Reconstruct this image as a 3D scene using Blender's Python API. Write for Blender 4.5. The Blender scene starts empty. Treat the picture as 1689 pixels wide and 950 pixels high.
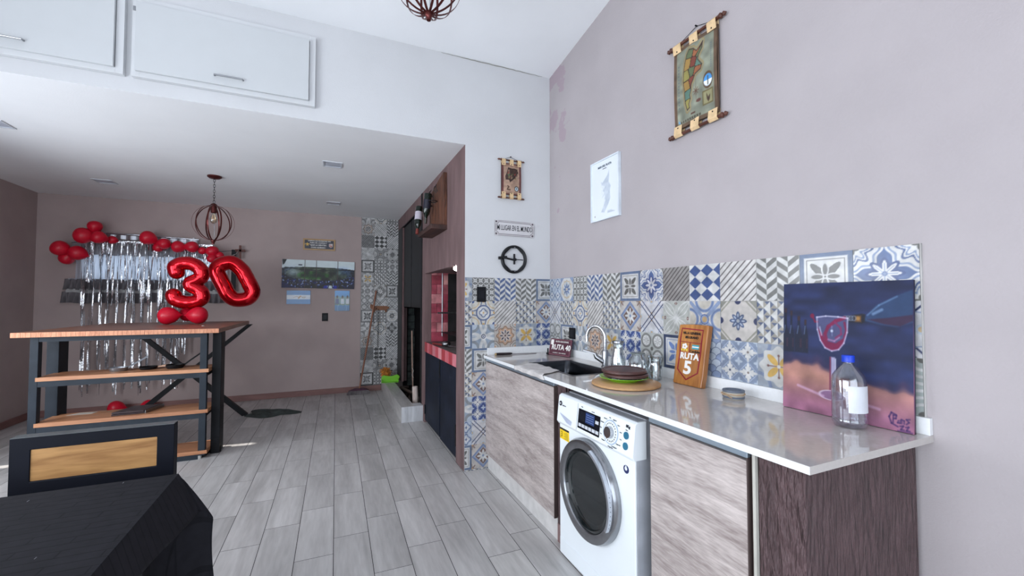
import bpy, bmesh, math, random
import numpy as np
from mathutils import Matrix, Vector
random.seed(7)
RNG = np.random.RandomState(5)
C = bpy.context.scene.collection
SC = bpy.context.scene
PI = math.pi

# ------------------------------------------------------------------ camera, world, light, exposure
cam = bpy.data.cameras.new('camera'); cam.lens = 14.707; cam.sensor_width = 36.0; cam.clip_start = 0.05
cam_o = bpy.data.objects.new('camera', cam); C.objects.link(cam_o)
cam_o.location = (0, 0, 1.34)
cam_o.rotation_euler = (math.radians(90 + 1.826), 0, math.radians(-23.812))
SC.camera = cam_o
W = bpy.data.worlds.new('daylight'); SC.world = W; W.use_nodes = True
bgn = W.node_tree.nodes['Background']
bgn.inputs['Color'].default_value = (0.72, 0.84, 1.0, 1); bgn.inputs['Strength'].default_value = 2.2
SC.view_settings.view_transform = 'Standard'; SC.view_settings.look = 'None'
SC.view_settings.exposure = 0.1; SC.view_settings.gamma = 1.0
try:
    SC.cycles.use_denoising = True
    SC.cycles.max_bounces = 8; SC.cycles.diffuse_bounces = 5; SC.cycles.transmission_bounces = 8
    SC.cycles.caustics_reflective = False; SC.cycles.caustics_refractive = False
    SC.cycles.sample_clamp_indirect = 6.0
except Exception:
    pass

def area(name, loc, rot, sx, sy, power, col):
    l = bpy.data.lights.new(name, 'AREA'); l.shape = 'RECTANGLE'; l.size = sx; l.size_y = sy
    l.energy = power; l.color = col
    o = bpy.data.objects.new(name, l); C.objects.link(o); o.location = loc; o.rotation_euler = rot
    return o
# daylight entering by the patio door in the left wall and the glazed opening behind the camera
area('patio_daylight', (-3.0, 0.1, 1.35), (0, -PI/2+0.30, 0), 2.2, 3.2, 132, (0.91, 0.95, 1.0))
area('side_fill', (-3.05, 3.40, 1.32), (0, -PI/2+0.42, 0), 1.4, 1.35, 44, (0.90, 0.94, 1.0))  # added fill to brighten the far room, set at an unseen window opening
area('rear_daylight', (-0.8, -2.35, 1.40), (PI/2-0.26, 0, 0), 4.0, 2.4, 48, (0.95, 0.97, 1.0))
sun = bpy.data.lights.new('sun', 'SUN'); sun.energy = 9.0; sun.angle = math.radians(0.6); sun.color = (1, 0.95, 0.88)
sun_o = bpy.data.objects.new('sun', sun); C.objects.link(sun_o)
_d = Vector((1.0, -0.10, -0.55)).normalized()
sun_o.rotation_euler = _d.to_track_quat('-Z', 'Y').to_euler()

# ------------------------------------------------------------------ helpers
def lin(c):
    return tuple((x/12.92 if x <= 0.04045 else ((x+0.055)/1.055)**2.4) for x in c)
def hx(r, g, b): return (r/255., g/255., b/255.)
MATS = {}
def mat(name, col, rough=0.6, metal=0.0, var=0.06, scale=8.0, stretch=(1,1,1), bump=0.0, bscale=None, coat=0.0,
        trans=0.0, ior=1.45, emit=None, estr=0.0, col2=None, spec=None, rand=0.0, alpha=1.0, detail=4.0, aniso=0):
    if name in MATS: return MATS[name]
    m = bpy.data.materials.new(name); m.use_nodes = True; nt = m.node_tree; N = nt.nodes; L = nt.links
    b = N['Principled BSDF']
    b.inputs['Roughness'].default_value = rough; b.inputs['Metallic'].default_value = metal
    b.inputs['Coat Weight'].default_value = coat; b.inputs['Coat Roughness'].default_value = 0.08
    b.inputs['Transmission Weight'].default_value = trans; b.inputs['IOR'].default_value = ior
    b.inputs['Alpha'].default_value = alpha
    if spec is not None: b.inputs['Specular IOR Level'].default_value = spec
    tc = N.new('ShaderNodeTexCoord'); mp = N.new('ShaderNodeMapping'); mp.inputs['Scale'].default_value = stretch
    L.new(tc.outputs['Object'], mp.inputs['Vector'])
    nz = N.new('ShaderNodeTexNoise'); nz.inputs['Scale'].default_value = scale; nz.inputs['Detail'].default_value = detail
    L.new(mp.outputs[0], nz.inputs['Vector'])
    c = lin(col)
    if col2 is None:
        a = tuple(max(0, x*(1-var*2)) for x in c); d = tuple(min(1, x*(1+var*2)) for x in c)
    else: a, d = c, lin(col2)
    rp = N.new('ShaderNodeValToRGB'); rp.color_ramp.elements[0].position = 0.35; rp.color_ramp.elements[1].position = 0.65
    rp.color_ramp.elements[0].color = a + (1,); rp.color_ramp.elements[1].color = d + (1,)
    L.new(nz.outputs['Fac'], rp.inputs['Fac'])
    out = rp.outputs['Color']
    if rand:
        oi = N.new('ShaderNodeObjectInfo'); mr = N.new('ShaderNodeMapRange')
        mr.inputs['To Min'].default_value = 1-rand; mr.inputs['To Max'].default_value = 1+rand
        L.new(oi.outputs['Random'], mr.inputs['Value'])
        hs = N.new('ShaderNodeHueSaturation'); L.new(mr.outputs[0], hs.inputs['Value']); L.new(out, hs.inputs['Color']); out = hs.outputs[0]
        ad = N.new('ShaderNodeVectorMath'); ad.operation = 'ADD'; ml = N.new('ShaderNodeMath'); ml.operation = 'MULTIPLY'; ml.inputs[1].default_value = 57.0
        L.new(oi.outputs['Random'], ml.inputs[0]); L.new(mp.outputs[0], ad.inputs[0]); L.new(ml.outputs[0], ad.inputs[1]); L.new(ad.outputs[0], nz.inputs['Vector'])
    L.new(out, b.inputs['Base Color'])
    if bump:
        n2 = N.new('ShaderNodeTexNoise'); n2.inputs['Scale'].default_value = bscale or scale*4; n2.inputs['Detail'].default_value = 3
        L.new(mp.outputs[0], n2.inputs['Vector'])
        bp = N.new('ShaderNodeBump'); bp.inputs['Strength'].default_value = bump; bp.inputs['Distance'].default_value = 0.01
        L.new(n2.outputs['Fac'], bp.inputs['Height']); L.new(bp.outputs[0], b.inputs['Normal'])
    if emit is not None:
        b.inputs['Emission Color'].default_value = lin(emit) + (1,); b.inputs['Emission Strength'].default_value = estr
    MATS[name] = m; return m

def mat_paint(name, rough=0.35, coat=0.0, wear=0.12, scale=22.0, bump=0.0):
    """printed or painted surface: colours from the mesh's own colour attribute, with procedural wear"""
    if name in MATS: return MATS[name]
    m = bpy.data.materials.new(name); m.use_nodes = True; nt = m.node_tree; N = nt.nodes; L = nt.links
    b = N['Principled BSDF']; b.inputs['Roughness'].default_value = rough; b.inputs['Coat Weight'].default_value = coat
    b.inputs['Coat Roughness'].default_value = 0.1
    at = N.new('ShaderNodeAttribute'); at.attribute_name = 'Col'
    tc = N.new('ShaderNodeTexCoord'); nz = N.new('ShaderNodeTexNoise'); nz.inputs['Scale'].default_value = scale; nz.inputs['Detail'].default_value = 5
    oi = N.new('ShaderNodeObjectInfo'); ad = N.new('ShaderNodeVectorMath'); ad.operation = 'ADD'
    ml = N.new('ShaderNodeMath'); ml.operation = 'MULTIPLY'; ml.inputs[1].default_value = 31.0
    L.new(oi.outputs['Random'], ml.inputs[0]); L.new(tc.outputs['Object'], ad.inputs[0]); L.new(ml.outputs[0], ad.inputs[1]); L.new(ad.outputs[0], nz.inputs['Vector'])
    mr = N.new('ShaderNodeMapRange'); mr.inputs['From Min'].default_value = 0.35; mr.inputs['From Max'].default_value = 0.7
    mr.inputs['To Min'].default_value = 1-wear; mr.inputs['To Max'].default_value = 1+wear
    L.new(nz.outputs['Fac'], mr.inputs['Value'])
    hs = N.new('ShaderNodeHueSaturation'); L.new(mr.outputs[0], hs.inputs['Value']); L.new(at.outputs['Color'], hs.inputs['Color'])
    L.new(hs.outputs[0], b.inputs['Base Color'])
    if bump:
        bp = N.new('ShaderNodeBump'); bp.inputs['Strength'].default_value = bump; bp.inputs['Distance'].default_value = 0.004
        L.new(nz.outputs['Fac'], bp.inputs['Height']); L.new(bp.outputs[0], b.inputs['Normal'])
    MATS[name] = m; return m

def mat_wood(name, c1, c2, rough=0.45, axis='x', scale=1.0, dist=3.0, rand=0.0, fine=0.35, spec=None, bump=0.05):
    """streaky wood grain running along one local axis"""
    if name in MATS: return MATS[name]
    m = bpy.data.materials.new(name); m.use_nodes = True; nt = m.node_tree; N = nt.nodes; L = nt.links
    b = N['Principled BSDF']; b.inputs['Roughness'].default_value = rough
    if spec is not None: b.inputs['Specular IOR Level'].default_value = spec
    tc = N.new('ShaderNodeTexCoord'); mp = N.new('ShaderNodeMapping')
    s = {'x': (1.2, 9, 9), 'y': (9, 1.2, 9), 'z': (9, 9, 1.2)}[axis]
    mp.inputs['Scale'].default_value = tuple(v*scale for v in s)
    oi = N.new('ShaderNodeObjectInfo'); ad = N.new('ShaderNodeVectorMath'); ad.operation = 'ADD'
    ml = N.new('ShaderNodeMath'); ml.operation = 'MULTIPLY'; ml.inputs[1].default_value = 83.0
    L.new(oi.outputs['Random'], ml.inputs[0]); L.new(tc.outputs['Object'], ad.inputs[0]); L.new(ml.outputs[0], ad.inputs[1])
    L.new(ad.outputs[0], mp.inputs['Vector'])
    n1 = N.new('ShaderNodeTexNoise'); n1.inputs['Scale'].default_value = 1.0; n1.inputs['Detail'].default_value = 6; n1.inputs['Distortion'].default_value = dist*0.25
    L.new(mp.outputs[0], n1.inputs['Vector'])
    n2 = N.new('ShaderNodeTexNoise'); n2.inputs['Scale'].default_value = 7.0; n2.inputs['Detail'].default_value = 4
    L.new(mp.outputs[0], n2.inputs['Vector'])
    mx = N.new('ShaderNodeMix'); mx.data_type = 'FLOAT'; mx.inputs[0].default_value = fine
    L.new(n1.outputs['Fac'], mx.inputs[2]); L.new(n2.outputs['Fac'], mx.inputs[3])
    rp = N.new('ShaderNodeValToRGB'); rp.color_ramp.elements[0].position = 0.33; rp.color_ramp.elements[1].position = 0.67
    rp.color_ramp.elements[0].color = lin(c1) + (1,); rp.color_ramp.elements[1].color = lin(c2) + (1,)
    L.new(mx.outputs[0], rp.inputs['Fac']); out = rp.outputs['Color']
    if rand:
        mr = N.new('ShaderNodeMapRange'); mr.inputs['To Min'].default_value = 1-rand; mr.inputs['To Max'].default_value = 1+rand
        L.new(oi.outputs['Random'], mr.inputs['Value'])
        hs = N.new('ShaderNodeHueSaturation'); L.new(mr.outputs[0], hs.inputs['Value']); L.new(out, hs.inputs['Color']); out = hs.outputs[0]
    L.new(out, b.inputs['Base Color'])
    bp = N.new('ShaderNodeBump'); bp.inputs['Strength'].default_value = bump; bp.inputs['Distance'].default_value = 0.005
    L.new(mx.outputs[0], bp.inputs['Height']); L.new(bp.outputs[0], b.inputs['Normal'])
    MATS[name] = m; return m

class MB:
    """collects shapes into one mesh"""
    def __init__(s): s.v = []; s.f = []; s.m = []; s.X = Matrix.Identity(4); s.mi = 0
    def add(s, vs, fs):
        o = len(s.v); s.v += [tuple(s.X @ Vector(p)) for p in vs]; s.f += [tuple(i+o for i in f) for f in fs]; s.m += [s.mi]*len(fs); return s
    def box(s, x0, x1, y0, y1, z0, z1):
        return s.add([(x0,y0,z0),(x1,y0,z0),(x1,y1,z0),(x0,y1,z0),(x0,y0,z1),(x1,y0,z1),(x1,y1,z1),(x0,y1,z1)],
                     [(3,2,1,0),(4,5,6,7),(0,1,5,4),(1,2,6,5),(2,3,7,6),(3,0,4,7)])
    def prism(s, poly, a, b, ax='z'):
        """poly in the plane across ax, extruded from a to b"""
        n = len(poly)
        def P(p, t): return {'z': (p[0], p[1], t), 'y': (p[0], t, p[1]), 'x': (t, p[0], p[1])}[ax]
        vs = [P(p, a) for p in poly] + [P(p, b) for p in poly]
        fs = [tuple(range(n)), tuple(range(2*n-1, n-1, -1))] + [(i+n, (i+1) % n+n, (i+1) % n, i) for i in range(n)]
        return s.add(vs, fs)
    def tube(s, pts, r, n=10, closed=False, flat=None, cap=True, up0=None):
        """round (or flat: (width, thickness)) section swept along pts; r number or list"""
        P = [Vector(p) for p in pts]; k = len(P); R = r if isinstance(r, (list, tuple)) else [r]*k
        up = None; rings = []
        for i in range(k):
            a = P[(i-1) % k] if (closed or i > 0) else P[i]; b = P[(i+1) % k] if (closed or i < k-1) else P[i]
            t = (b-a).normalized()
            if up0 is not None: up = Vector(up0)
            if up is None:
                up = Vector((0,0,1)) if abs(t.z) < 0.9 else Vector((1,0,0))
            up = (up - t*up.dot(t)).normalized(); sd = t.cross(up)
            if flat: q = [(flat[0]/2,flat[1]/2),(-flat[0]/2,flat[1]/2),(-flat[0]/2,-flat[1]/2),(flat[0]/2,-flat[1]/2)]
            else: q = [(R[i]*math.cos(2*PI*j/n), R[i]*math.sin(2*PI*j/n)) for j in range(n)]
            rings.append([P[i]+sd*c+up*d for c, d in q])
        m = len(rings[0]); vs = [p for g in rings for p in g]; fs = []
        for i in range(k if closed else k-1):
            for j in range(m):
                fs.append((i*m+j, i*m+(j+1) % m, ((i+1) % k)*m+(j+1) % m, ((i+1) % k)*m+j))
        if not closed and cap: fs += [tuple(range(m-1, -1, -1)), tuple(range((k-1)*m, k*m))]
        return s.add(vs, fs)
    def cyl(s, p0, p1, r, n=16, r2=None): return s.tube([p0, p1], [r, r if r2 is None else r2], n)
    def lathe(s, prof, n=24, c=(0,0,0), ax='z'):
        vs = []; fs = []; k = len(prof)
        for r, z in prof:
            for j in range(n):
                a = 2*PI*j/n; x, y = max(r, 1e-5)*math.cos(a), max(r, 1e-5)*math.sin(a)
                p = {'z': (x, y, z), 'y': (x, -z, y), 'x': (z, x, y), '-x': (-z, -x, y)}[ax]
                vs.append((p[0]+c[0], p[1]+c[1], p[2]+c[2]))
        for i in range(k-1):
            for j in range(n): fs.append((i*n+j, i*n+(j+1) % n, (i+1)*n+(j+1) % n, (i+1)*n+j))
        if prof[0][0] > 1e-4: fs.append(tuple(range(n-1, -1, -1)))
        if prof[-1][0] > 1e-4: fs.append(tuple(range((k-1)*n, k*n)))
        return s.add(vs, fs)
    def ell(s, c, rx, ry, rz, n=20, k=12):
        pr = [(math.sin(PI*i/k), -math.cos(PI*i/k)) for i in range(k+1)]
        o = s.X; s.X = o @ Matrix.Translation(c) @ Matrix.Diagonal((rx, ry, rz, 1)); s.lathe(pr, n); s.X = o; return s
    def grid(s, fn, nu, nv, flip=False):
        vs = [fn(i/nu, j/nv) for j in range(nv+1) for i in range(nu+1)]; w = nu+1
        fs = [(j*w+i, j*w+i+1, (j+1)*w+i+1, (j+1)*w+i) for j in range(nv) for i in range(nu)]
        if flip: fs = [f[::-1] for f in fs]
        return s.add(vs, fs)
    def mesh(s, name, mats, smooth=False):
        me = bpy.data.meshes.new(name); me.from_pydata(s.v, [], s.f)
        for m in (mats if isinstance(mats, (list, tuple)) else [mats]): me.materials.append(m)
        if max(s.m, default=0): me.polygons.foreach_set('material_index', s.m)
        bm = bmesh.new(); bm.from_mesh(me); bmesh.ops.recalc_face_normals(bm, faces=bm.faces); bm.to_mesh(me); bm.free()
        if smooth:
            me.polygons.foreach_set('use_smooth', [True]*len(me.polygons))
            me.set_sharp_from_angle(angle=math.radians(40))
        me.update(); return me

def link(name, me, parent=None, loc=(0,0,0), rz=0.0, bev=0, sub=0):
    o = bpy.data.objects.new(name, me); C.objects.link(o); o.location = loc
    if isinstance(rz, (tuple, list)): o.rotation_euler = rz
    elif rz: o.rotation_euler = (0, 0, rz)
    if parent is not None: o.parent = parent
    if bev:
        b = o.modifiers.new('bevel', 'BEVEL'); b.width = bev; b.segments = 2; b.limit_method = 'ANGLE'; b.angle_limit = math.radians(40)
    if sub:
        b = o.modifiers.new('sub', 'SUBSURF'); b.levels = sub; b.render_levels = sub
    return o
def part(name, mb, mats, parent=None, smooth=False, bev=0, sub=0, loc=(0,0,0), rz=0.0, label=None):
    o = link(name, mb.mesh(name, mats, smooth), parent, loc, rz, bev, sub)
    if label: o['label'] = label
    return o
def thing(name, label, cat, loc=(0,0,0), rz=0.0, group=None):
    o = bpy.data.objects.new(name, None); C.objects.link(o); o.location = loc; o.empty_display_size = 0.05
    o.rotation_euler = rz if isinstance(rz, (tuple, list)) else (0, 0, rz)
    o['label'] = label; o['category'] = cat
    if group: o['group'] = group
    return o
def tag(o, label, cat, group=None, kind=None):
    o['label'] = label; o['category'] = cat
    if group: o['group'] = group
    if kind: o['kind'] = kind
    return o
def struct(name, mb, mats, bev=0, smooth=False):
    o = part(name, mb, mats, None, smooth, bev); o['kind'] = 'structure'; return o
def copy_tree(o, parent=None):
    c = o.copy(); C.objects.link(c)
    if parent is not None: c.parent = parent
    for ch in list(o.children): copy_tree(ch, c)
    return c

def text(name, body, size, m, parent, loc, sx=1.0, rot=(PI/2, 0, 0), ext=0.0006, bold=0.0, align='CENTER', label=None):
    cu = bpy.data.curves.new(name, 'FONT'); cu.body = body; cu.size = size; cu.extrude = ext; cu.offset = bold
    cu.align_x = align; cu.align_y = 'CENTER'; cu.resolution_u = 3
    o = bpy.data.objects.new(name, cu); C.objects.link(o)
    me = bpy.data.meshes.new_from_object(o.evaluated_get(bpy.context.evaluated_depsgraph_get()))
    C.objects.unlink(o); bpy.data.objects.remove(o)
    me.name = name; me.materials.clear(); me.materials.append(m)
    o = bpy.data.objects.new(name, me); C.objects.link(o)
    o.parent = parent; o.location = loc; o.rotation_euler = rot; o.scale = (sx, 1, 1)
    if label: o['label'] = label
    return o

def LINN(c):
    return np.where(c <= 0.04045, c/12.92, ((np.clip(c, 0, 1)+0.055)/1.055)**2.4)
def painted(name, w, h, nx, nz, fn, m, t=0.008, uv=(0, 1, 0, 1), body=None, bend=None):
    """front face (towards -y) as a fine grid whose points carry the picture, with plain sides of depth t"""
    i, j = np.meshgrid(np.arange(nx+1), np.arange(nz+1))
    U = (i/nx).ravel(); V = (j/nz).ravel()
    co = np.zeros(((nx+1)*(nz+1)+4, 3)); k = (nx+1)*(nz+1)
    co[:k, 0] = U*w; co[:k, 2] = V*h; co[:k, 1] = -t
    if bend is not None: co[:k, 1] += bend(U, V)
    co[k:] = [(0,0,0),(w,0,0),(w,0,h),(0,0,h)]
    q = (j[:-1, :-1]*(nx+1)+i[:-1, :-1]).ravel()
    quads = np.stack([q, q+1, q+nx+2, q+nx+1], 1)
    a, b, c, d = 0, nx, (nz+1)*(nx+1)-1, nz*(nx+1)
    side = np.array([[k, k+1, b, a], [k+1, k+2, c, b], [k+2, k+3, d, c], [k+3, k, a, d], [k+3, k+2, k+1, k]])
    F = np.concatenate([quads, side])
    me = bpy.data.meshes.new(name); me.vertices.add(len(co)); me.vertices.foreach_set('co', co.ravel())
    me.loops.add(F.size); me.loops.foreach_set('vertex_index', F.ravel().astype(np.int32))
    me.polygons.add(len(F)); me.polygons.foreach_set('loop_start', np.arange(0, F.size, 4, dtype=np.int32))
    me.update(calc_edges=True)
    col = np.ones((len(co), 4))
    u = uv[0]+U*(uv[1]-uv[0]); v = uv[2]+V*(uv[3]-uv[2])
    col[:k, :3] = LINN(np.clip(fn(u, v), 0, 1))
    col[k:, :3] = LINN(np.array(body if body is not None else (0.7, 0.7, 0.68)))
    at = me.color_attributes.new('Col', 'FLOAT_COLOR', 'POINT'); at.data.foreach_set('color', col.ravel())
    me.materials.append(m); return me

# ------------------------------------------------------------------ picture painter
class Pic:
    def __init__(s, u, v, base, e=0.02):
        s.u, s.v, s.e = u, v, e; s.c = np.tile(np.array(base, float), (len(u), 1)); s.rot = None
    def put(s, d, col, a=1.0, e=None):
        """colour where the signed distance d is below zero"""
        k = np.clip(0.5 - d/(e or s.e), 0, 1)*a
        s.c = s.c*(1-k[:, None]) + np.array(col)*k[:, None]; return s
    def circ(s, x, y, r, col, a=1.0, sx=1.0): return s.put(np.hypot((s.u-x)*sx, s.v-y)-r, col, a)
    def ring(s, x, y, r, w, col, a=1.0): return s.put(np.abs(np.hypot(s.u-x, s.v-y)-r)-w/2, col, a)
    def seg(s, x0, y0, x1, y1, w, col, a=1.0, w2=None):
        dx, dy = x1-x0, y1-y0; t = np.clip(((s.u-x0)*dx+(s.v-y0)*dy)/(dx*dx+dy*dy+1e-9), 0, 1)
        ww = w if w2 is None else w+(w2-w)*t
        return s.put(np.hypot(s.u-x0-t*dx, s.v-y0-t*dy)-ww/2, col, a)
    def rect(s, x0, x1, y0, y1, col, a=1.0):
        return s.put(np.maximum(np.maximum(x0-s.u, s.u-x1), np.maximum(y0-s.v, s.v-y1)), col, a)
    def poly(s, pts, col, a=1.0):
        ins = np.zeros(len(s.u), bool); dm = np.full(len(s.u), 9.0); n = len(pts)
        for i in range(n):
            x0, y0 = pts[i]; x1, y1 = pts[(i+1) % n]
            cr = ((y0 > s.v) != (y1 > s.v)) & (s.u < (x1-x0)*(s.v-y0)/((y1-y0) or 1e-9)+x0); ins ^= cr
            dx, dy = x1-x0, y1-y0; t = np.clip(((s.u-x0)*dx+(s.v-y0)*dy)/(dx*dx+dy*dy+1e-9), 0, 1)
            dm = np.minimum(dm, np.hypot(s.u-x0-t*dx, s.v-y0-t*dy))
        return s.put(np.where(ins, -dm, dm), col, a)
    def line(s, pts, w, col, a=1.0):
        for p, q in zip(pts[:-1], pts[1:]): s.seg(p[0], p[1], q[0], q[1], w, col, a)
        return s
def fnoise(u, v, f, seed=0):
    r = np.random.RandomState(seed); g = r.rand(64, 64); x = (u*f) % 63; y = (v*f) % 63
    xi, yi = x.astype(int), y.astype(int); fx, fy = x-xi, y-yi; fx = fx*fx*(3-2*fx); fy = fy*fy*(3-2*fy)
    return (g[yi, xi]*(1-fx)+g[yi, xi+1]*fx)*(1-fy)+(g[yi+1, xi]*(1-fx)+g[yi+1, xi+1]*fx)*fy

# ------------------------------------------------------------------ materials
M_RWALL = mat('pinkish_grey_plaster', hx(170,163,165), 0.85, var=0.015, scale=3, bump=0.12, bscale=120)
M_FARW = mat('taupe_plaster', hx(176,160,157), 0.85, var=0.02, scale=3, bump=0.1, bscale=120)
M_WHITEW = mat('white_plaster', hx(205,206,208), 0.85, var=0.01, scale=3, bump=0.1, bscale=120)
M_CEIL = mat('ceiling_white', hx(238,240,242), 0.9, var=0.01, scale=2, bump=0.08, bscale=120)
M_BROWNW = mat('brown_texture_plaster', hx(112,90,90), 0.8, var=0.08, scale=10, stretch=(1,1,0.25), bump=0.35, bscale=60)
M_BASEB = mat_wood('baseboard_wood', hx(118,84,80), hx(142,104,98), 0.5, 'x', 1)
M_GROUT = mat('floor_grout', hx(44,42,44), 0.9)
M_TGROUT = mat('tile_grout', hx(176,174,172), 0.85)
M_TILE = mat_paint('printed_ceramic', 0.28, 0.25, 0.12, 24)
M_TILEG = mat_paint('printed_ceramic_grey', 0.4, 0.1, 0.15, 24)
M_PLANK = mat_wood('wood_look_porcelain', hx(160,158,157), hx(202,200,199), 0.33, 'x', 0.85, dist=3.0, rand=0.06, fine=0.30, bump=0.03)
M_BLACK = mat('black_steel', hx(17,19,23), 0.5, var=0.1, spec=0.25)
M_BLUEBLK = mat('blue_black_steel', hx(40,47,55), 0.5, var=0.08, spec=0.25)
M_CHROME = mat('chrome', hx(200,202,206), 0.12, 1.0)
M_STEEL = mat('brushed_steel', hx(150,152,156), 0.28, 1.0, var=0.04, scale=40, stretch=(1,12,1))
M_WHITE = mat('white_enamel', hx(228,234,238), 0.3, var=0.005)
M_STONE = mat('polished_quartz', hx(186,181,177), 0.06, var=0.015, scale=60, coat=0.3)
M_STONEE = mat('quartz_edge', hx(226,228,230), 0.3, var=0.01, scale=60)

def mat_thin(name, tint, refl=.10, edge=.5):
    """thin clear sheet or shell: see-through, glossy, a little darker towards its edges"""
    m = bpy.data.materials.new(name); m.use_nodes = True; nt = m.node_tree; N = nt.nodes; L = nt.links; N.remove(N['Principled BSDF'])
    tr = N.new('ShaderNodeBsdfTransparent'); gl = N.new('ShaderNodeBsdfGlossy'); gl.inputs['Roughness'].default_value = .04; gl.inputs['Color'].default_value = (.95,.97,1,1)
    lw = N.new('ShaderNodeLayerWeight'); lw.inputs['Blend'].default_value = .35
    nz = N.new('ShaderNodeTexNoise'); nz.inputs['Scale'].default_value = 14; mr = N.new('ShaderNodeMapRange'); mr.inputs['To Min'].default_value = .9; mr.inputs['To Max'].default_value = 1.1
    L.new(nz.outputs['Fac'], mr.inputs['Value'])
    mc = N.new('ShaderNodeMix'); mc.data_type = 'RGBA'; mc.inputs[6].default_value = lin(tint)+(1,); mc.inputs[7].default_value = tuple(c*edge for c in lin(tint))+(1,)
    L.new(lw.outputs['Facing'], mc.inputs[0]); L.new(mc.outputs[2], tr.inputs['Color'])
    ad = N.new('ShaderNodeMath'); ad.operation = 'MULTIPLY_ADD'; ad.inputs[1].default_value = .55; ad.inputs[2].default_value = refl*.4
    L.new(lw.outputs['Facing'], ad.inputs[0]); m2 = N.new('ShaderNodeMath'); m2.operation = 'MULTIPLY'; L.new(ad.outputs[0], m2.inputs[0]); L.new(mr.outputs[0], m2.inputs[1])
    mx = N.new('ShaderNodeMixShader'); L.new(m2.outputs[0], mx.inputs[0]); L.new(tr.outputs[0], mx.inputs[1]); L.new(gl.outputs[0], mx.inputs[2]); L.new(mx.outputs[0], N['Material Output'].inputs[0])
    MATS[name] = m; return m
# ------------------------------------------------------------------ tile patterns
Wt=(.77,.77,.765); Bl=(.25,.32,.49); LB=(.49,.55,.66); VLB=(.66,.70,.75); Gr=(.37,.37,.36); LG=(.62,.63,.62); Or=(.74,.58,.33)
Na=(.17,.20,.33); Br=(.42,.33,.31); Be=(.76,.72,.68)
def fr(x): return x-np.floor(x)
def T_lace(u, v, e):
    p = Pic(u, v, VLB, e); a = fr(u*2)-.5; b = fr(v*2)-.5; r = np.hypot(a, b); th = np.arctan2(b, a)
    p.put(np.abs(r-.36-.07*np.cos(4*th))-.045, Bl, .8); p.put(r-.22-.07*np.cos(8*th), Wt); p.put(r-.09-.04*np.cos(4*th), Bl)
    a = fr(u*2+.5)-.5; b = fr(v*2+.5)-.5; r = np.hypot(a, b); p.put(r-.13-.05*np.cos(4*np.arctan2(b, a)), LB); p.put(r-.05, Wt); return p.c
def T_lace2(u, v, e):
    p = Pic(u, v, (.30,.38,.54), e); x = u-.5; y = v-.5; r = np.hypot(x, y); th = np.arctan2(y, x)
    for cx in (0, 1):
        for cy in (0, 1):
            rr = np.hypot(u-cx, v-cy); tt = np.arctan2(v-cy, u-cx)
            p.put(rr-.46-.035*np.cos(8*tt), Wt); p.put(np.abs(rr-.40-.035*np.cos(8*tt))-.018, LB); p.put(np.abs(rr-.27-.05*np.cos(8*tt))-.022, Bl, .85); p.put(np.abs(rr-.19-.05*np.cos(8*tt))-.022, LB); p.put(rr-.07-.03*np.cos(4*tt), Gr)
    p.put(r-.26-.05*np.cos(8*th), Bl); p.put(r-.17-.085*np.cos(8*th), Wt); p.put(r-.045, Bl); p.put(np.maximum(np.abs(np.sin(4*th))*r-.006, r-.2), LB); return p.c
def T_medal(u, v, e):
    p = Pic(u, v, LB, e); x = np.abs(u-.5); y = np.abs(v-.5); p.put(np.maximum(np.maximum(x, y)-.48, (x+y)-.72), Wt)
    r = np.hypot(u-.5, v-.5); th = np.arctan2(v-.5, u-.5); p.put(np.abs(r-.36-.02*np.cos(12*th))-.02, Or, .6)
    p.put(r-.27-.06*np.cos(8*th), VLB); p.put(r-.18-.07*np.cos(8*th), Bl, .8); p.put(r-.07, Wt); p.put(r-.03, Or); return p.c
def T_quatre(u, v, e):
    p = Pic(u, v, Gr, e); n = 4; a = fr(u*n)-.5; b = fr(v*n)-.5
    p.put(np.abs(a*b)**.5-.13-.0, LG); r = np.hypot(a, b)
    for s in (1, -1):
        d = np.abs(a*s-b)/1.414; l = np.abs(a*s+b)/1.414; p.put(d-.13*np.cos(np.clip(l*2.2, 0, 1.5)), Wt)
    p.put(r-.09, Gr); return p.c
def chev(col):
    def f(u, v, e):
        p = Pic(u, v, Wt, e); k = np.floor(u*4); x = fr(u*4); sl = np.where(k % 2 == 0, x, 1-x)
        q = fr(v*4.0+sl*.75+np.where(k % 2 == 0, 0, .5)); p.put((np.abs(q-.5)-.25)*.25, col, .9); p.put(np.minimum(x, 1-x)*.25-.004, LG); return p.c
    return f
T_chevB = chev(Bl); T_chevG = chev(Gr)
def frame(bcol, fcol):
    def f(u, v, e):
        p = Pic(u, v, bcol, e); m = np.maximum(np.abs(u-.5), np.abs(v-.5)); p.put(m-.415, Wt); p.put(np.abs(m-.36)-.008, fcol)
        x = u-.5; y = v-.5; r = np.hypot(x, y); th = np.arctan2(y, x)
        p.put(r-.40*np.abs(np.sin(2*th))**.5*(.80+.20*np.cos(8*th)), fcol)
        for a in range(4):
            c, s_ = math.cos(a*PI/2), math.sin(a*PI/2); t = x*c+y*s_; n_ = -x*s_+y*c
            p.put((np.hypot((t-.155)/.145, n_/.075)-1)*.07, Wt); p.put((np.hypot((t-.155)/.115, n_/.045)-1)*.045, fcol)
        p.put(r-.045, Wt); p.put(r-.02, fcol); return p.c
    return f
T_frameG = frame((.36,.42,.52), Gr); T_frameB = frame((.22,.26,.36), (.38,.47,.66))
def stripes(base, col, n, w, s=1):
    def f(u, v, e):
        p = Pic(u, v, base, e); q = fr((u*s+v)*n/2); p.put((np.abs(q-.5)-w/2)*1.414/n, col, 1, e*.6); return p.c
    return f
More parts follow.
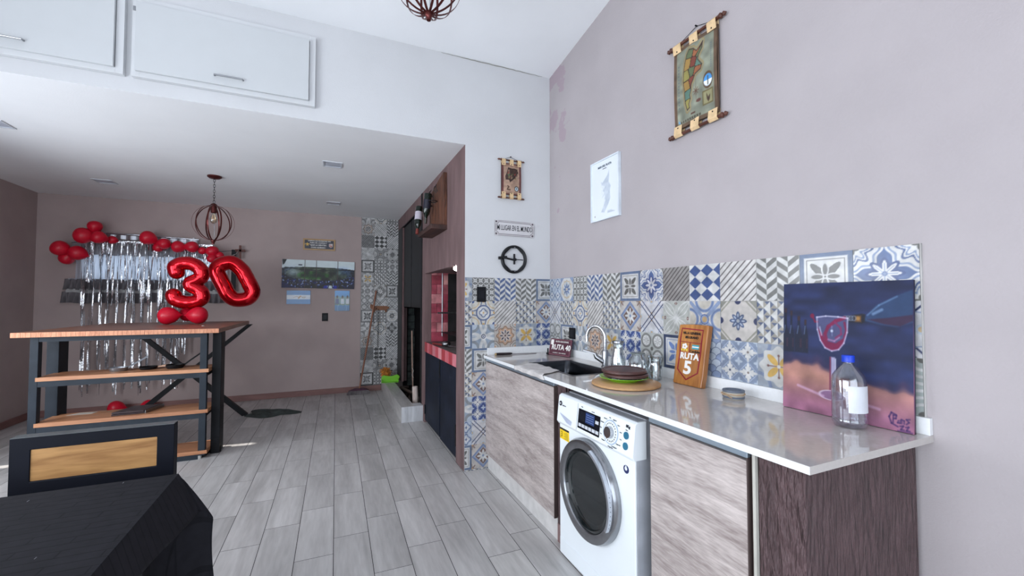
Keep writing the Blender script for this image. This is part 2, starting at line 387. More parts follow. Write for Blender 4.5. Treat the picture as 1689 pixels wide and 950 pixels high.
T_stripeD = stripes((.56,.55,.54), (.31,.29,.29), 13, .30, -1); T_stripeL = stripes((.77,.76,.75), (.42,.40,.40), 11, .26, -1); T_stripeR = stripes((.77,.76,.75), (.42,.40,.40), 11, .26, 1)
def T_check(u, v, e):
    p = Pic(u, v, Wt, e); a = fr(u*2.5)-.5; b = fr(v*3)-.5; p.put((np.abs(a)+np.abs(b)-.5)*.3, Bl); return p.c
def T_cross(u, v, e):
    p = Pic(u, v, (.76,.76,.77), e)
    for o in (-.09, .09):
        p.put(np.abs((u-v)-o)/1.414-.016, Na); p.put(np.abs((u+v-1)-o)/1.414-.016, Na)
    p.put(np.maximum(np.abs(np.abs(u-v)+np.abs(u+v-1)-.24)/2-.02, .06-np.minimum(np.abs(u-.5), np.abs(v-.5))*0-.06+np.where(np.minimum(np.abs(u-.5), np.abs(v-.5)) < .035, 0, .1)), Or, .9)
    for c in ((0,.5),(1,.5),(.5,0),(.5,1)): p.circ(c[0], c[1], .09, VLB); p.circ(c[0], c[1], .05, Or, .6)
    for c in ((0,0),(1,0),(0,1),(1,1)): p.ring(c[0], c[1], .2, .02, LB)
    return p.c
def T_tri(u, v, e):
    p = Pic(u, v, (.77,.77,.76), e); n = 6; a = fr(u*n)-.5; b = fr(v*n)-.5; k = (np.floor(u*n)+np.floor(v*n)) % 2
    D = (.25,.30,.42); T = (.56,.54,.50)
    top = np.maximum(np.abs(a)-b, 0*a-9)/n; lef = (np.abs(b)+a)/n; bot = (np.abs(a)+b)/n
    p.put(np.where(k == 0, top, lef), D, .9); p.put(np.where(k == 0, lef, bot), T, .9); return p.c
def T_circ(u, v, e):
    p = Pic(u, v, (.76,.75,.72), e)
    for c in ((0,0),(1,0),(0,1),(1,1)): p.ring(c[0], c[1], .42, .035, Bl); p.ring(c[0], c[1], .30, .03, Or, .8); p.circ(c[0], c[1], .1, Bl)
    for c in ((0,.5),(1,.5),(.5,0),(.5,1)): p.circ(c[0], c[1], .06, Or)
    p.circ(.5, .5, .34, Wt); p.ring(.5, .5, .31, .05, Bl)
    for a, b in ((.09,0),(-.09,0),(0,.09),(0,-.09)): p.circ(.5+a, .5+b, .105, Bl)
    for a, b in ((.09,0),(-.09,0),(0,.09),(0,-.09)): p.circ(.5+a, .5+b, .07, Wt)
    p.circ(.5, .5, .035, Or); return p.c
def T_diam(u, v, e):
    p = Pic(u, v, (.72,.70,.68), e); d = np.abs(u-.5)+np.abs(v-.5)
    for c in ((0,0),(1,0),(0,1),(1,1)):
        rr = np.hypot(u-c[0], v-c[1]); tt = np.arctan2(v-c[1], u-c[0]); p.put(rr-.16-.06*np.cos(8*tt), Br, .7); p.put(rr-.05, Or)
    p.put((d-.50)*.7, (.38,.45,.62)); p.put((d-.46)*.7, LB); p.put((d-.37)*.7, Wt); p.put((d-.35)*.7, Br)
    r = np.hypot(u-.5, v-.5); th = np.arctan2(v-.5, u-.5); p.put(r-.20-.075*np.cos(8*th), Wt); p.put(r-.05, LB); return p.c
def T_petal(u, v, e):
    p = Pic(u, v, (.66,.67,.65), e); x = u-.5; y = v-.5
    for c in ((.5,.93),(.5,.07),(.07,.5),(.93,.5)): p.put(np.abs(u-c[0])+np.abs(v-c[1])-.06, Br)
    for s in (1, -1):
        t = (x*s+y)/1.414; n_ = (x*s-y)/1.414; w = .13*np.cos(np.clip(np.abs((np.abs(t)-.36)/.36)*1.57, 0, 1.57))
        p.put(np.abs(np.abs(n_)-w)-.017, Wt); p.put(np.abs(n_)-.012, Wt)
    p.put(np.minimum(np.abs(x), np.abs(y))-.010, Wt, .8); p.circ(.5, .5, .06, Wt); return p.c
def T_swirl(u, v, e):
    p = Pic(u, v, (.74,.72,.70), e)
    for c in ((0,.5),(1,.5),(.5,0),(.5,1)): p.ring(c[0], c[1], .27, .09, LB); p.ring(c[0], c[1], .27, .03, Bl, .5)
    p.put(np.minimum(np.abs(u-v), np.abs(u+v-1))/1.414-.05, LB); p.circ(.5, .5, .14, LB); p.circ(.5, .5, .08, Or, .7); p.ring(.5, .5, .13, .02, Bl)
    for c in ((0,.5),(1,.5),(.5,0),(.5,1)): p.circ(c[0], c[1], .2, (.72,.70,.66))
    return p.c
def T_flower(u, v, e):
    p = Pic(u, v, (.50,.50,.47), e); x = np.abs(u-.5); y = np.abs(v-.5); p.put(np.maximum(np.maximum(x, y)-.49, x+y-.80), (.72,.70,.68)); p.put(np.abs(x+y-.72)-.03, (.50,.50,.45), .8)
    for k in range(8):
        a = k*PI/4+PI/8*0; c, s_ = math.cos(a), math.sin(a); t = (u-.5)*c+(v-.5)*s_; n_ = -(u-.5)*s_+(v-.5)*c
        R = .14 if k % 2 == 0 else .12; p.put(np.hypot((t-R)/.10, n_/.05)*.07-.07, (.27,.33,.45)); p.put(np.hypot((t-R)/.05, n_/.02)*.03-.03, (.62,.66,.72))
    for c in ((.5,.0),(.5,1),(0,.5),(1,.5)): p.circ(c[0], c[1], .085, Na)
    p.circ(.5, .5, .045, (.6,.62,.64)); return p.c
def T_wheels(u, v, e):
    p = Pic(u, v, (.66,.67,.66), e); a = fr(u*2)-.5; b = fr(v*2)-.5; r = np.hypot(a, b); th = np.arctan2(b, a)
    p.put(np.abs(r-.43)*.5-.012, Gr); p.put((r-.36)*.5, Wt); p.put(np.abs(r-.36)*.5-.012, Gr); p.put(np.maximum(np.abs(np.sin(4*th))*r-.045, r-.27)*.5, Gr); p.put((r-.06)*.5, Wt)
    p.circ(.5, .5, .06, Gr); return p.c
def T_starc(u, v, e):
    p = Pic(u, v, (.55,.60,.66), e)
    for c in ((0,0),(1,0),(0,1),(1,1)): p.ring(c[0], c[1], .62, .13, Wt); p.circ(c[0], c[1], .34, (.50,.52,.54)); p.circ(c[0], c[1], .22, VLB)
    p.put((np.abs(u-.5)*np.abs(v-.5))**.5-.055, Wt); p.circ(.5, .5, .10, Wt); p.ring(.5, .5, .08, .03, Na); p.circ(.5, .5, .03, Bl); return p.c
def T_orang(u, v, e):
    p = Pic(u, v, (.70,.68,.66), e); r = np.hypot(u-.5, v-.5); th = np.arctan2(v-.5, u-.5)
    for c in ((0,0),(1,0),(0,1),(1,1)):
        rr = np.hypot(u-c[0], v-c[1]); p.put(np.abs(rr-.16)-.012, Gr); p.put(np.abs(rr-.26-.02*np.cos(12*th))-.016, Br, .8); p.put(rr-.08, (.70,.55,.45))
    p.put(r-.40-.04*np.cos(8*th), (.74,.60,.50)); p.put(np.abs(r-.36-.04*np.cos(8*th))-.015, Gr); p.put(r-.25-.05*np.cos(8*th), Wt, .8)
    p.put(r-.17-.08*np.cos(8*th), (.25,.22,.28)); p.put(r-.10-.03*np.cos(8*th), (.78,.72,.68)); p.put(r-.04, (.3,.22,.22)); return p.c
def T_yleaf(u, v, e):
    p = Pic(u, v, (.56,.59,.63), e)
    for c in ((0,0),(1,0),(0,1),(1,1)): p.ring(c[0], c[1], .3, .08, (.45,.50,.60))
    r = np.hypot(u-.5, v-.5); th = np.arctan2(v-.5, u-.5); p.put(r-.43-.04*np.cos(8*th), (.74,.74,.73))
    for k in range(4):
        a = k*PI/2+PI/4; c, s_ = math.cos(a), math.sin(a); t = (u-.5)*c+(v-.5)*s_; n_ = -(u-.5)*s_+(v-.5)*c
        p.put(np.hypot((t-.20)/.16, n_/.075)*.09-.09, (.76,.62,.33))
        a = k*PI/2; c, s_ = math.cos(a), math.sin(a); t = (u-.5)*c+(v-.5)*s_; n_ = -(u-.5)*s_+(v-.5)*c
        p.put(np.maximum(np.abs(n_)-.012, t-.24)+np.where(t < 0, 1, 0), (.45,.32,.30)); p.circ(.5+.25*c, .5+.25*s_, .028, (.45,.32,.30))
    p.circ(.5, .5, .04, Wt); return p.c
def bleaf(base):
    def f(u, v, e):
        p = Pic(u, v, base, e)
        p.put(np.minimum(np.abs(fr((u+v)*2)-.5), np.abs(fr((u-v)*2)-.5))/2.8-.010, (.62,.66,.74))
        for cx, cy in ((.25,.25),(.75,.75),(.25,.75+.0),(.75,.25),(0,.5),(.5,0),(.5,.5),(1,.5),(.5,1),(0,0),(1,1),(0,1),(1,0)):
            if (cx in (.25,.75)) : R = .155
            else: continue
            r = np.hypot(u-cx, v-cy); th = np.arctan2(v-cy, u-cx); p.put(r-R-.055*np.cos(4*th+PI*0)-.03*np.cos(12*th), Wt); p.put(r-.028, Na if cx < .5 else (.45,.40,.38))
        for cx, cy in ((.5,.5),(0,0),(1,0),(0,1),(1,1)):
            r = np.hypot(u-cx, v-cy); th = np.arctan2(v-cy, u-cx); p.put(r-.075-.03*np.cos(4*th), VLB)
        for cx, cy in ((0,.5),(.5,0),(1,.5),(.5,1)):
            r = np.hypot(u-cx, v-cy); th = np.arctan2(v-cy, u-cx); p.put(r-.075-.03*np.cos(4*th), VLB)
        return p.c
    return f
T_bleaf = bleaf((.23,.30,.50)); T_bleafL = bleaf((.47,.52,.60))
def T_scales(u, v, e):
    p = Pic(u, v, (.56,.62,.73), e)
    for j in range(7, -2, -1):
        for i in range(-1, 5):
            x = (i+(.5 if j % 2 else 0))/3.5; y = j/6.5; p.circ(x, y, .17, VLB if (i+j) % 3 else LB); p.ring(x, y, .165, .014, (.28,.32,.42))
    return p.c
def T_arcs(u, v, e):
    p = Pic(u, v, (.62,.65,.64), e)
    for c in ((0,0),(1,1),(0,1),(1,0)):
        for R in (.44,.32,.2): p.ring(c[0], c[1], R, .05, Wt)
        p.circ(c[0], c[1], .08, Gr)
    p.circ(.5, .5, .1, (.45,.47,.48)); return p.c
PAT = dict(lace=T_lace, lace2=T_lace2, medal=T_medal, quatre=T_quatre, chevB=T_chevB, chevG=T_chevG, frameG=T_frameG, frameB=T_frameB,
           stripeD=T_stripeD, stripeL=T_stripeL, stripeR=T_stripeR, check=T_check, cross=T_cross, tri=T_tri, circ=T_circ, diam=T_diam, petal=T_petal,
           swirl=T_swirl, flower=T_flower, wheels=T_wheels, starc=T_starc, orang=T_orang, yleaf=T_yleaf, bleaf=T_bleaf, bleafL=T_bleafL, scales=T_scales, arcs=T_arcs)
TILES = {}
def tile_mesh(pat, w, h, uv=(0,1,0,1), grey=False, n=64):
    key = (pat, round(w, 4), round(h, 4), uv, grey)
    if key not in TILES:
        def fn(u, v):
            e = 0.9/n; c = PAT[pat](u, v, e)
            nz = fnoise(u, v, 5, 3)*0.6+fnoise(u, v, 14, 4)*.4; c = c*(0.90+0.17*nz)[:, None]
            if grey:
                L_ = c @ np.array([.3,.55,.15]); hot = np.clip((c[:, 0]-c[:, 2])*1.6, 0, 1)[:, None]
                c = (L_[:, None]*(1-hot)+c*hot)*1.0; c = np.clip((c-.5)*1.25+.46, .06, 1)
            return c
        TILES[key] = painted('tile', w, h, max(8, int(n*(uv[1]-uv[0]))), max(6, int(n*(uv[3]-uv[2]))), fn, M_TILEG if grey else M_TILE, 0.008, uv)
    return TILES[key]

# ------------------------------------------------------------------ room shell
YF = 3.205                       # wall with the white upper part
XL, XR, YB, YFAR = -3.1, 1.80, -2.5, 6.65
DEL = math.radians(0.487)        # the right wall is half a degree off square
RC = Vector((1.778, YF, 0)); RDIR = Vector((math.sin(DEL), -math.cos(DEL), 0)); RN = Vector((-math.cos(DEL), -math.sin(DEL), 0))
RROT = math.atan2(RDIR.y, RDIR.x)
def RW(s, z, off=0.0):           # point on the right wall: s metres from the corner towards the camera
    p = RC + RDIR*s + RN*off; return (p.x, p.y, z)
ZC = 2.604
def zhigh(y): return 3.315 + 0.158*(YF-y)

struct('floor', MB().box(XL-.2, 2.1, YB-.2, 6.9, -0.12, -0.0006), M_GROUT)
FLOOR = bpy.data.objects['floor']
def clip(poly, x0, x1, y0, y1):
    for ax, lim, sg in ((0, x0, 1), (0, x1, -1), (1, y0, 1), (1, y1, -1)):
        out = []
        for i in range(len(poly)):
            p, q = poly[i], poly[(i+1) % len(poly)]; dp = (p[ax]-lim)*sg; dq = (q[ax]-lim)*sg
            if dp >= 0: out.append(p)
            if (dp > 0 and dq < 0) or (dp < 0 and dq > 0):
                t = dp/(dp-dq); out.append((p[0]+t*(q[0]-p[0]), p[1]+t*(q[1]-p[1])))
        poly = out
        if len(poly) < 3: return []
    return poly
PL, PW = 0.567, 0.187; TH = math.radians(1.0)
ct, st_ = math.cos(TH), math.sin(TH)
def plank_top(mb, P, ins=0.0016, z=0.0):
    cx = sum(p[0] for p in P)/len(P); cy = sum(p[1] for p in P)/len(P); n = len(P)
    Q = []
    for p in P:
        d = math.hypot(cx-p[0], cy-p[1]); Q.append((p[0]+(cx-p[0])/d*0.0007, p[1]+(cy-p[1])/d*0.0007))
    vs = [(p[0], p[1], -0.008) for p in P]+[(p[0], p[1], z-0.0001) for p in P]+[(q[0], q[1], z) for q in Q]
    fs = [tuple(range(2*n, 3*n))]+[(i, (i+1) % n, n+(i+1) % n, n+i) for i in range(n)]+[(n+i, n+(i+1) % n, 2*n+(i+1) % n, 2*n+i) for i in range(n)]
    mb.add(vs, fs)
full = None; far_planks = MB(); npl = 0
g = 0.0017
def local_rect(): return [(-PL/2+g, -PW/2+g), (PL/2-g, -PW/2+g), (PL/2-g, PW/2-g), (-PL/2+g, PW/2-g)]
for n in range(-18, 11):
    for k in range(-8, 14):
        a = (n+0.5)*PW; b = 3.18 + 0.157*n + k*PL - PL/2        # across, along
        cx = a*ct + b*st_ + 0.004; cy = -a*st_ + b*ct
        # local x runs along the plank
        ang = PI/2 - TH
        R = [(cx+p[0]*math.cos(ang)-p[1]*math.sin(ang), cy+p[0]*math.sin(ang)+p[1]*math.cos(ang)) for p in local_rect()]
        rg = (XL+.001, 1.775, YB, YFAR-.001)
        cl = clip(R, *rg)
        if not cl: continue
        ar = abs(sum(cl[i][0]*cl[(i+1) % len(cl)][1]-cl[(i+1) % len(cl)][0]*cl[i][1] for i in range(len(cl))))/2
        if ar < 0.0015: continue
        vis = cy > 1.9 and not (cx > 1.3) and (cy > 3.6 or cx < 1.3) and not (cx > 1.05 and cy > 3.25) and not (cx < -1.5 and cy < 3.2)
        if vis and npl < 298:
            L_ = [((x-cx)*math.cos(ang)+(y-cy)*math.sin(ang), -(x-cx)*math.sin(ang)+(y-cy)*math.cos(ang)) for x, y in cl]
            if ar > PL*PW*0.95:
                if full is None:
                    mb = MB(); plank_top(mb, local_rect()); full = mb.mesh('plank', M_PLANK)
                me = full
            else:
                mb = MB(); plank_top(mb, L_); me = mb.mesh('plank', M_PLANK)
            o = link('plank', me, FLOOR, (cx, cy, 0), ang); npl += 1
        else: plank_top(far_planks, cl)
o = part('planks', far_planks, mat_wood('wood_look_porcelain_y', hx(172,170,168), hx(204,202,200), 0.33, 'y', 0.9, dist=6), FLOOR); o['kind'] = 'stuff'

# right wall (pinkish grey), slightly out of square, rising with the ceiling
mb = MB(); a = RW(-0.25, 0); b = RW(5.75, 0); t = 0.15
def rwp(s, off): p = RW(s, 0, off); return (p[0], p[1])
mb.prism([(rwp(0,0)[0], 0)]*0 or [rwp(0, 0), rwp(5.75, 0), rwp(5.75, -t), rwp(-.1, -t), rwp(-.1, 0)], -0.1, 4.45)
WR = struct('wall_right', mb, M_RWALL)
# peeling paint near the corner: shallow flakes in the material
nt = M_RWALL.node_tree; N = nt.nodes; L = nt.links; bs = N['Principled BSDF']; src = bs.inputs['Base Color'].links[0].from_socket
tc = N.new('ShaderNodeTexCoord'); sx = N.new('ShaderNodeSeparateXYZ'); L.new(tc.outputs['Object'], sx.inputs[0])
nz = N.new('ShaderNodeTexNoise'); nz.inputs['Scale'].default_value = 5.5; nz.inputs['Detail'].default_value = 6; L.new(tc.outputs['Object'], nz.inputs['Vector'])
def rng(inp, a, b, c=0, d=1):
    r = N.new('ShaderNodeMapRange'); r.inputs['From Min'].default_value = a; r.inputs['From Max'].default_value = b
    r.inputs['To Min'].default_value = c; r.inputs['To Max'].default_value = d; L.new(inp, r.inputs['Value']); return r.outputs[0]
def mth(op, a, b):
    r = N.new('ShaderNodeMath'); r.operation = op
    for i, x in enumerate((a, b)):
        if isinstance(x, (int, float)): r.inputs[i].default_value = x
        else: L.new(x, r.inputs[i])
    return r.outputs[0]
near = mth('MULTIPLY', rng(sx.outputs['Y'], 2.72, 3.05), rng(sx.outputs['Z'], 2.0, 2.9))
mk = rng(mth('ADD', nz.outputs['Fac'], mth('MULTIPLY', near, 0.24)), 0.735, 0.75)
mk2 = mth('MULTIPLY', mk, 0.55)
mxn = N.new('ShaderNodeMix'); mxn.data_type = 'RGBA'; L.new(mk2, mxn.inputs[0]); L.new(src, mxn.inputs[6]); mxn.inputs[7].default_value = lin(hx(160,138,150)) + (1,)
L.new(mxn.outputs[2], bs.inputs['Base Color'])

# wall with the white upper part and header over the low room
mb = MB(); mb.box(1.0025, 1.9, YF, YF+.15, 0, 3.5); mb.box(XL-.15, 1.0025, YF, YF+.15, ZC+.001, 3.5)
WC = struct('wall_center', mb, M_WHITEW)
# far wall with a window hole
WX0, WX1, WZ0, WZ1 = -2.66, -1.27, 1.56, 1.93
mb = MB(); mb.box(XL-.15, WX0, YFAR, YFAR+.18, 0, 2.75); mb.box(WX1, 2.1, YFAR, YFAR+.18, 0, 2.75)
mb.box(WX0, WX1, YFAR, YFAR+.18, 0, WZ0); mb.box(WX0, WX1, YFAR, YFAR+.18, WZ1, 2.75)
WF = struct('wall_far', mb, M_FARW)
# left wall: a narrow gap beside the roller shutter lets one blade of sun in, then the patio opening
mb = MB(); SL0, SL1 = 4.84, 4.93
mb.box(XL-.15, XL, SL1, YFAR+.18, 0, 2.75); mb.box(XL-.15, XL, 1.9, 2.7, 0, 3.7); mb.box(XL-.15, XL, 4.1, SL0, 0, 3.7); mb.box(XL-.15, XL, 2.7, 4.1, 0, .55); mb.box(XL-.15, XL, 2.7, 4.1, 2.2, 3.7); mb.box(XL-.15, XL, YB-.15, -1.6, 0, 4.5)  # the sill-height opening is added for the far room fill
mb.box(XL-.15, XL, SL0, SL1, 1.45, 2.75); mb.box(XL-.15, XL, -1.6, 1.9, 2.45, 4.5)
WL = struct('wall_left', mb, M_FARW)
struct('sun_block_slab', MB().box(-7.2, XL-.15, YB-.15, 4.83, 2.32, 2.44), M_WHITEW)      # unseen slab added to keep the sun out of the left openings
# rear wall behind the camera, with its wide glazed opening
mb = MB(); mb.box(XL-.15, -2.85, YB-.15, YB, 0, 4.5); mb.box(1.25, 2.1, YB-.15, YB, 0, 4.5); mb.box(-2.85, 1.25, YB-.15, YB, 2.65, 4.5)
struct('wall_rear', mb, M_WHITEW)
# ceilings
mb = MB(); mb.box(XL-.15, 2.1, YF+.002, YFAR+.18, ZC, ZC+.12); LC = struct('ceiling_low', mb, M_CEIL)
mb = MB(); mb.prism([(YF+.15, zhigh(YF+.15)), (YB-.15, zhigh(YB-.15)), (YB-.15, zhigh(YB-.15)+.12), (YF+.15, zhigh(YF+.15)+.12)], XL-.15, 2.1, 'x')
struct('ceiling', mb, M_CEIL)
# grey joint crack along the top of the white wall
mb = MB(); pts = [(x, YF-.002, 3.3135+random.uniform(-.004, .002)) for x in np.linspace(0.80, 1.70, 30)]
mb.tube(pts, [0.001+0.0038*max(0, math.sin(i/29*PI))*random.uniform(.4, 1) for i in range(30)], 5)
o = part('ceiling_crack', mb, mat('crack_grey', hx(150,148,142), 0.9), WC)

# grill wall (x = 1), its openings, piers
mb = MB(); X0, X1 = 1.0, 1.07
mb.box(X0, X1, YF+.001, 3.43, 0, ZC); mb.box(X0, X1, 3.43, 4.68, 1.65, ZC); mb.box(X0, X1, 4.68, 4.83, 0, ZC); mb.box(X0, X1, 4.83, YFAR, 2.44, ZC)
mb.box(X1, 2.0, 3.356, 3.42, 0, ZC); mb.box(X1, 2.0, 4.70, 4.80, 0, ZC); mb.box(1.66, 2.0, 3.42, YFAR, 0, ZC)
mb.box(1.0701, 1.66, 3.43, 4.68, 1.66, 1.72)
WG = struct('wall_grill', mb, M_BROWNW)

# baseboards
struct('baseboard_far', MB().box(XL+.018, 0.76, YFAR-.016, YFAR, 0, .078), M_BASEB, bev=.003)
mbl = MB().box(XL, XL+.016, SL1, YFAR-.017, 0, .078); struct('baseboard_left', mbl, mat_wood('baseboard_wood_y', hx(118,84,80), hx(142,104,98), 0.5, 'y', 1), bev=.003)

# tiles on the right wall: 13 columns by three rows
ROWS = [['lace','medal','quatre','chevB','chevG','frameG','lace2','stripeD','check','stripeL','chevG','frameG','lace2'],
        ['cross','tri','circ','stripeL','tri','diam','cross','petal','swirl','flower','tri','circ','cross'],
        ['wheels','frameG','starc','orang','yleaf','bleaf','wheels','frameB','scales','bleafL','yleaf','frameG','arcs']]
PZ = 0.190; PX = 0.1913; ZT = 1.532
mb = MB(); mb.X = Matrix.Translation(RW(0, 0)) @ Matrix.Rotation(RROT, 4, 'Z'); mb.box(0, 13*PX+.001, -.0055, 0.0, ZT-3*PZ, ZT)
part('tile_grout', mb, M_TGROUT, WR)
for r, row in enumerate(ROWS):
    for c, pt in enumerate(row):
        link('tile', tile_mesh(pt, PX-.0016, PZ-.0016, n=72), WR, RW(c*PX+.0008, ZT-(r+1)*PZ+.0008), RROT)
# thin light trim closing the end of the tiles
mb = MB(); mb.X = Matrix.Translation(RW(0, 0)) @ Matrix.Rotation(RROT, 4, 'Z'); mb.box(13*PX+.001, 13*PX+.004, -.0085, 0, ZT-3*PZ, ZT)
struct('trim_1', mb, M_TGROUT)
# tiles on the centre wall
CX = [1.0025, 1.062, 1.254, 1.446, 1.638, 1.772]
CR = [['yleaf','quatre','chevB','chevG','frameG'], ['tri','circ','stripeL','tri','diam'], ['frameG','starc','orang','yleaf','bleaf'],
      ['chevG','frameG'], ['tri','diam'], ['starc','bleaf'], ['lace','cross'], ['frameG','diam']]
mb = MB(); mb.box(1.0025, 1.777, YF-.0055, YF, ZT-3*PZ, ZT); mb.box(1.0025, 1.254, YF-.0055, YF, 0, ZT-3*PZ)
part('tile_grout', mb, M_TGROUT, WC)
for r, row in enumerate(CR):
    for c, pt in enumerate(row):
        x0, x1 = CX[c], CX[c+1]; uv = (0, 1, 0, 1)
        if c == 0: uv = (0.69, 1, 0, 1)
        if c == 4: uv = (0, 0.70, 0, 1)
        link('tile', tile_mesh(pt, x1-x0-.0016, PZ-.0016, uv, n=56), WC, (x0+.0008, YF, ZT-(r+1)*PZ+.0008))
for c in range(2):
    x0, x1 = CX[c], CX[c+1]
    link('tile', tile_mesh('tri', x1-x0-.0016, .010, (0 if c else .69, 1, .9, 1), n=40), WC, (x0+.0008, YF, .0005))
# grey patterned strip on the far wall
FR = [['starc','circ','quatre'], ['orang','stripeR','chevG'], ['stripeD','check','stripeL'], ['petal','swirl','flower'], ['frameB','quatre','bleafL'],
      ['yleaf','tri','chevG'], ['bleafL','diam','frameG'], ['wheels','cross','lace'], ['frameG','quatre','medal'], ['starc','circ','lace2'],
      ['orang','stripeR','chevG'], ['stripeD','check','stripeL'], ['petal','swirl','flower'], ['frameB','quatre','orang']]
FP = 0.182; FZ = 0.1878; fx0 = 0.463; zt = 2.527
part('tile_grout', MB().box(fx0, 1.0, YFAR-.0055, YFAR, .08, ZC), mat('dark_tile_grout', hx(90,90,90), 0.9), WF)
for r, row in enumerate(FR):
    for c, pt in enumerate(row):
        x0 = fx0+c*FP; x1 = min(x0+FP, 1.0)
        if r == 0: h, uv, z0 = ZC-zt, (0, 1, 0, .42), zt
        else: h, uv, z0 = FZ, (0, 1, 0, 1), zt-r*FZ
        if z0 < .08: continue
        link('tile', tile_mesh(pt, x1-x0-.0016, h-.0016, uv, True, 30), WF, (x0+.0008, YFAR, z0+.0008))
struct('trim_2', MB().box(fx0-.008, fx0, YFAR-.01, YFAR, .08, ZC), mat('tile_edge_grey', hx(150,145,145), .6))

# ------------------------------------------------------------------ kitchen run on the right
ZK = 0.907
M_OAKG = mat_wood('grey_oak_laminate', hx(132,120,117), hx(198,188,184), 0.5, 'y', 2.6, dist=2.2, fine=0.42, bump=.08)
M_BRPAN = mat('brown_stucco_panel', hx(84,65,67), 0.6, var=0.09, scale=26, stretch=(1,1,.22), bump=1.0, bscale=55)
for n_ in M_BRPAN.node_tree.nodes:
    if n_.type == 'BUMP': n_.inputs['Distance'].default_value = .05
M_BRPANE_OFF = lambda: mat('brown_stucco_end', hx(66,50,52), 0.75, var=0.08, scale=6, stretch=(1,1,.3), bump=0.9, bscale=34)
M_ALU = mat('aluminium_profile', hx(170,186,200), 0.3, 0.8, var=0.02)
M_DKBR = mat('dark_brown_edge', hx(70,58,56), 0.5)
M_WTRIM = mat('white_toe_kick', hx(204,202,200), 0.5, var=0.04, scale=14)
# worktop with a cut-out for the sink
SX0, SX1, SY0, SY1 = 1.305, 1.635, 2.085, 2.665
t = thing('kitchen_worktop', 'long polished pale grey stone worktop with square white front edge', 'worktop', (1.5, 2.0, ZK-.022))
def wx(y): return RC.x + RDIR.x*(YF-y)/(-RDIR.y) - .001
def loc_poly(P): return [(x-1.5, y-2.0) for x, y in P]
mb = MB(); Y0, Y1, X0 = .70, YF-.001, 1.161
for P in ([(X0,Y0),(wx(Y0),Y0),(wx(SY0),SY0),(X0,SY0)], [(X0,SY0),(SX0,SY0),(SX0,SY1),(X0,SY1)], [(SX1,SY0),(wx(SY0),SY0),(wx(SY1),SY1),(SX1,SY1)], [(X0,SY1),(wx(SY1),SY1),(wx(Y1),Y1),(X0+.02,Y1)]):
    mb.prism(loc_poly(P), 0, .022)
part('slab', mb, M_STONE, t)
mb = MB(); mb.box(X0-1.5-.0015, X0-1.5, Y0-2.0, Y1-2.0, .0005, .0215); part('front_edge', mb, M_STONEE, t, label='matt white front edge')
mb = MB(); mb.X = Matrix.Translation(Vector(RW(0, ZK-.022))-Vector((1.5,2.0,ZK-.022))) @ Matrix.Rotation(RROT, 4, 'Z'); mb.box(.02, 2.504, -.02, -.0005, .022, .022+.055)
part('upstand', mb, M_STONEE, t, bev=.001)
mb = MB(); mb.box(1.19-1.5, 1.757-1.5, YF-.02-2.0, YF-.0005-2.0, .022, .077); part('upstand', mb, M_STONEE, t, bev=.001)

# sink and tap
t = thing('sink', 'rectangular dark stainless sink bowl let into the worktop', 'sink', ((SX0+SX1)/2, (SY0+SY1)/2, ZK))
hw, hl = (SX1-SX0)/2, (SY1-SY0)/2; mb = MB()
def rrect(w, l, r, z, n=5):
    P = []
    for cx, cy, a0 in ((w-r, l-r, 0), (-w+r, l-r, PI/2), (-w+r, -l+r, PI), (w-r, -l+r, 1.5*PI)):
        for i in range(n+1): a = a0+PI/2*i/n; P.append((cx+r*math.cos(a), cy+r*math.sin(a), z))
    return P
rings = [rrect(hw+.006, hl+.006, .03, .0012), rrect(hw-.012, hl-.012, .03, .0018), rrect(hw-.016, hl-.016, .04, -.01), rrect(hw-.022, hl-.022, .05, -.14), rrect(hw-.05, hl-.05, .05, -.17)]
vs = [p for r_ in rings for p in r_]; k = len(rings[0]); fs = [(i*k+j, i*k+(j+1) % k, (i+1)*k+(j+1) % k, (i+1)*k+j) for i in range(4) for j in range(k)] + [tuple(range(4*k, 5*k))]
mb.add(vs, fs); part('bowl', mb, mat('dull_sink_steel', hx(70,73,78), .24, 1.0, var=.03, scale=30), t, smooth=True)
part('drain', MB().lathe([(0.001,-.1665),(.035,-.1665),(.04,-.169)], 20), M_CHROME, t, smooth=True)

t = thing('mixer_tap', 'arched chrome mixer tap with a side lever behind the sink', 'tap', (1.690, 2.30, ZK))
part('body', MB().lathe([(.026,0),(.026,.006),(.021,.01),(.021,.10),(.017,.112),(.0,.112)], 20), M_STEEL, t, smooth=True)
pts = [(0, 0, .10), (0, 0, .18)] + [(-.034*(1-math.cos(a)), .056*(1-math.cos(a)), .185+.082*math.sin(a)) for a in np.linspace(0, PI, 15)] + [(-.068, .112, .16)]
part('spout', MB().tube(pts, .0115, 12), M_CHROME, t, smooth=True)
part('lever', MB().tube([(-.015,-.0,.035),(-.05,.03,.065),(-.055,.035,.085)], [.017,.016,.013], 10).tube([(-.05,.03,.085),(-.10,.10,.105)], .007, 8, flat=(.03,.008)), M_STEEL, t, smooth=True)

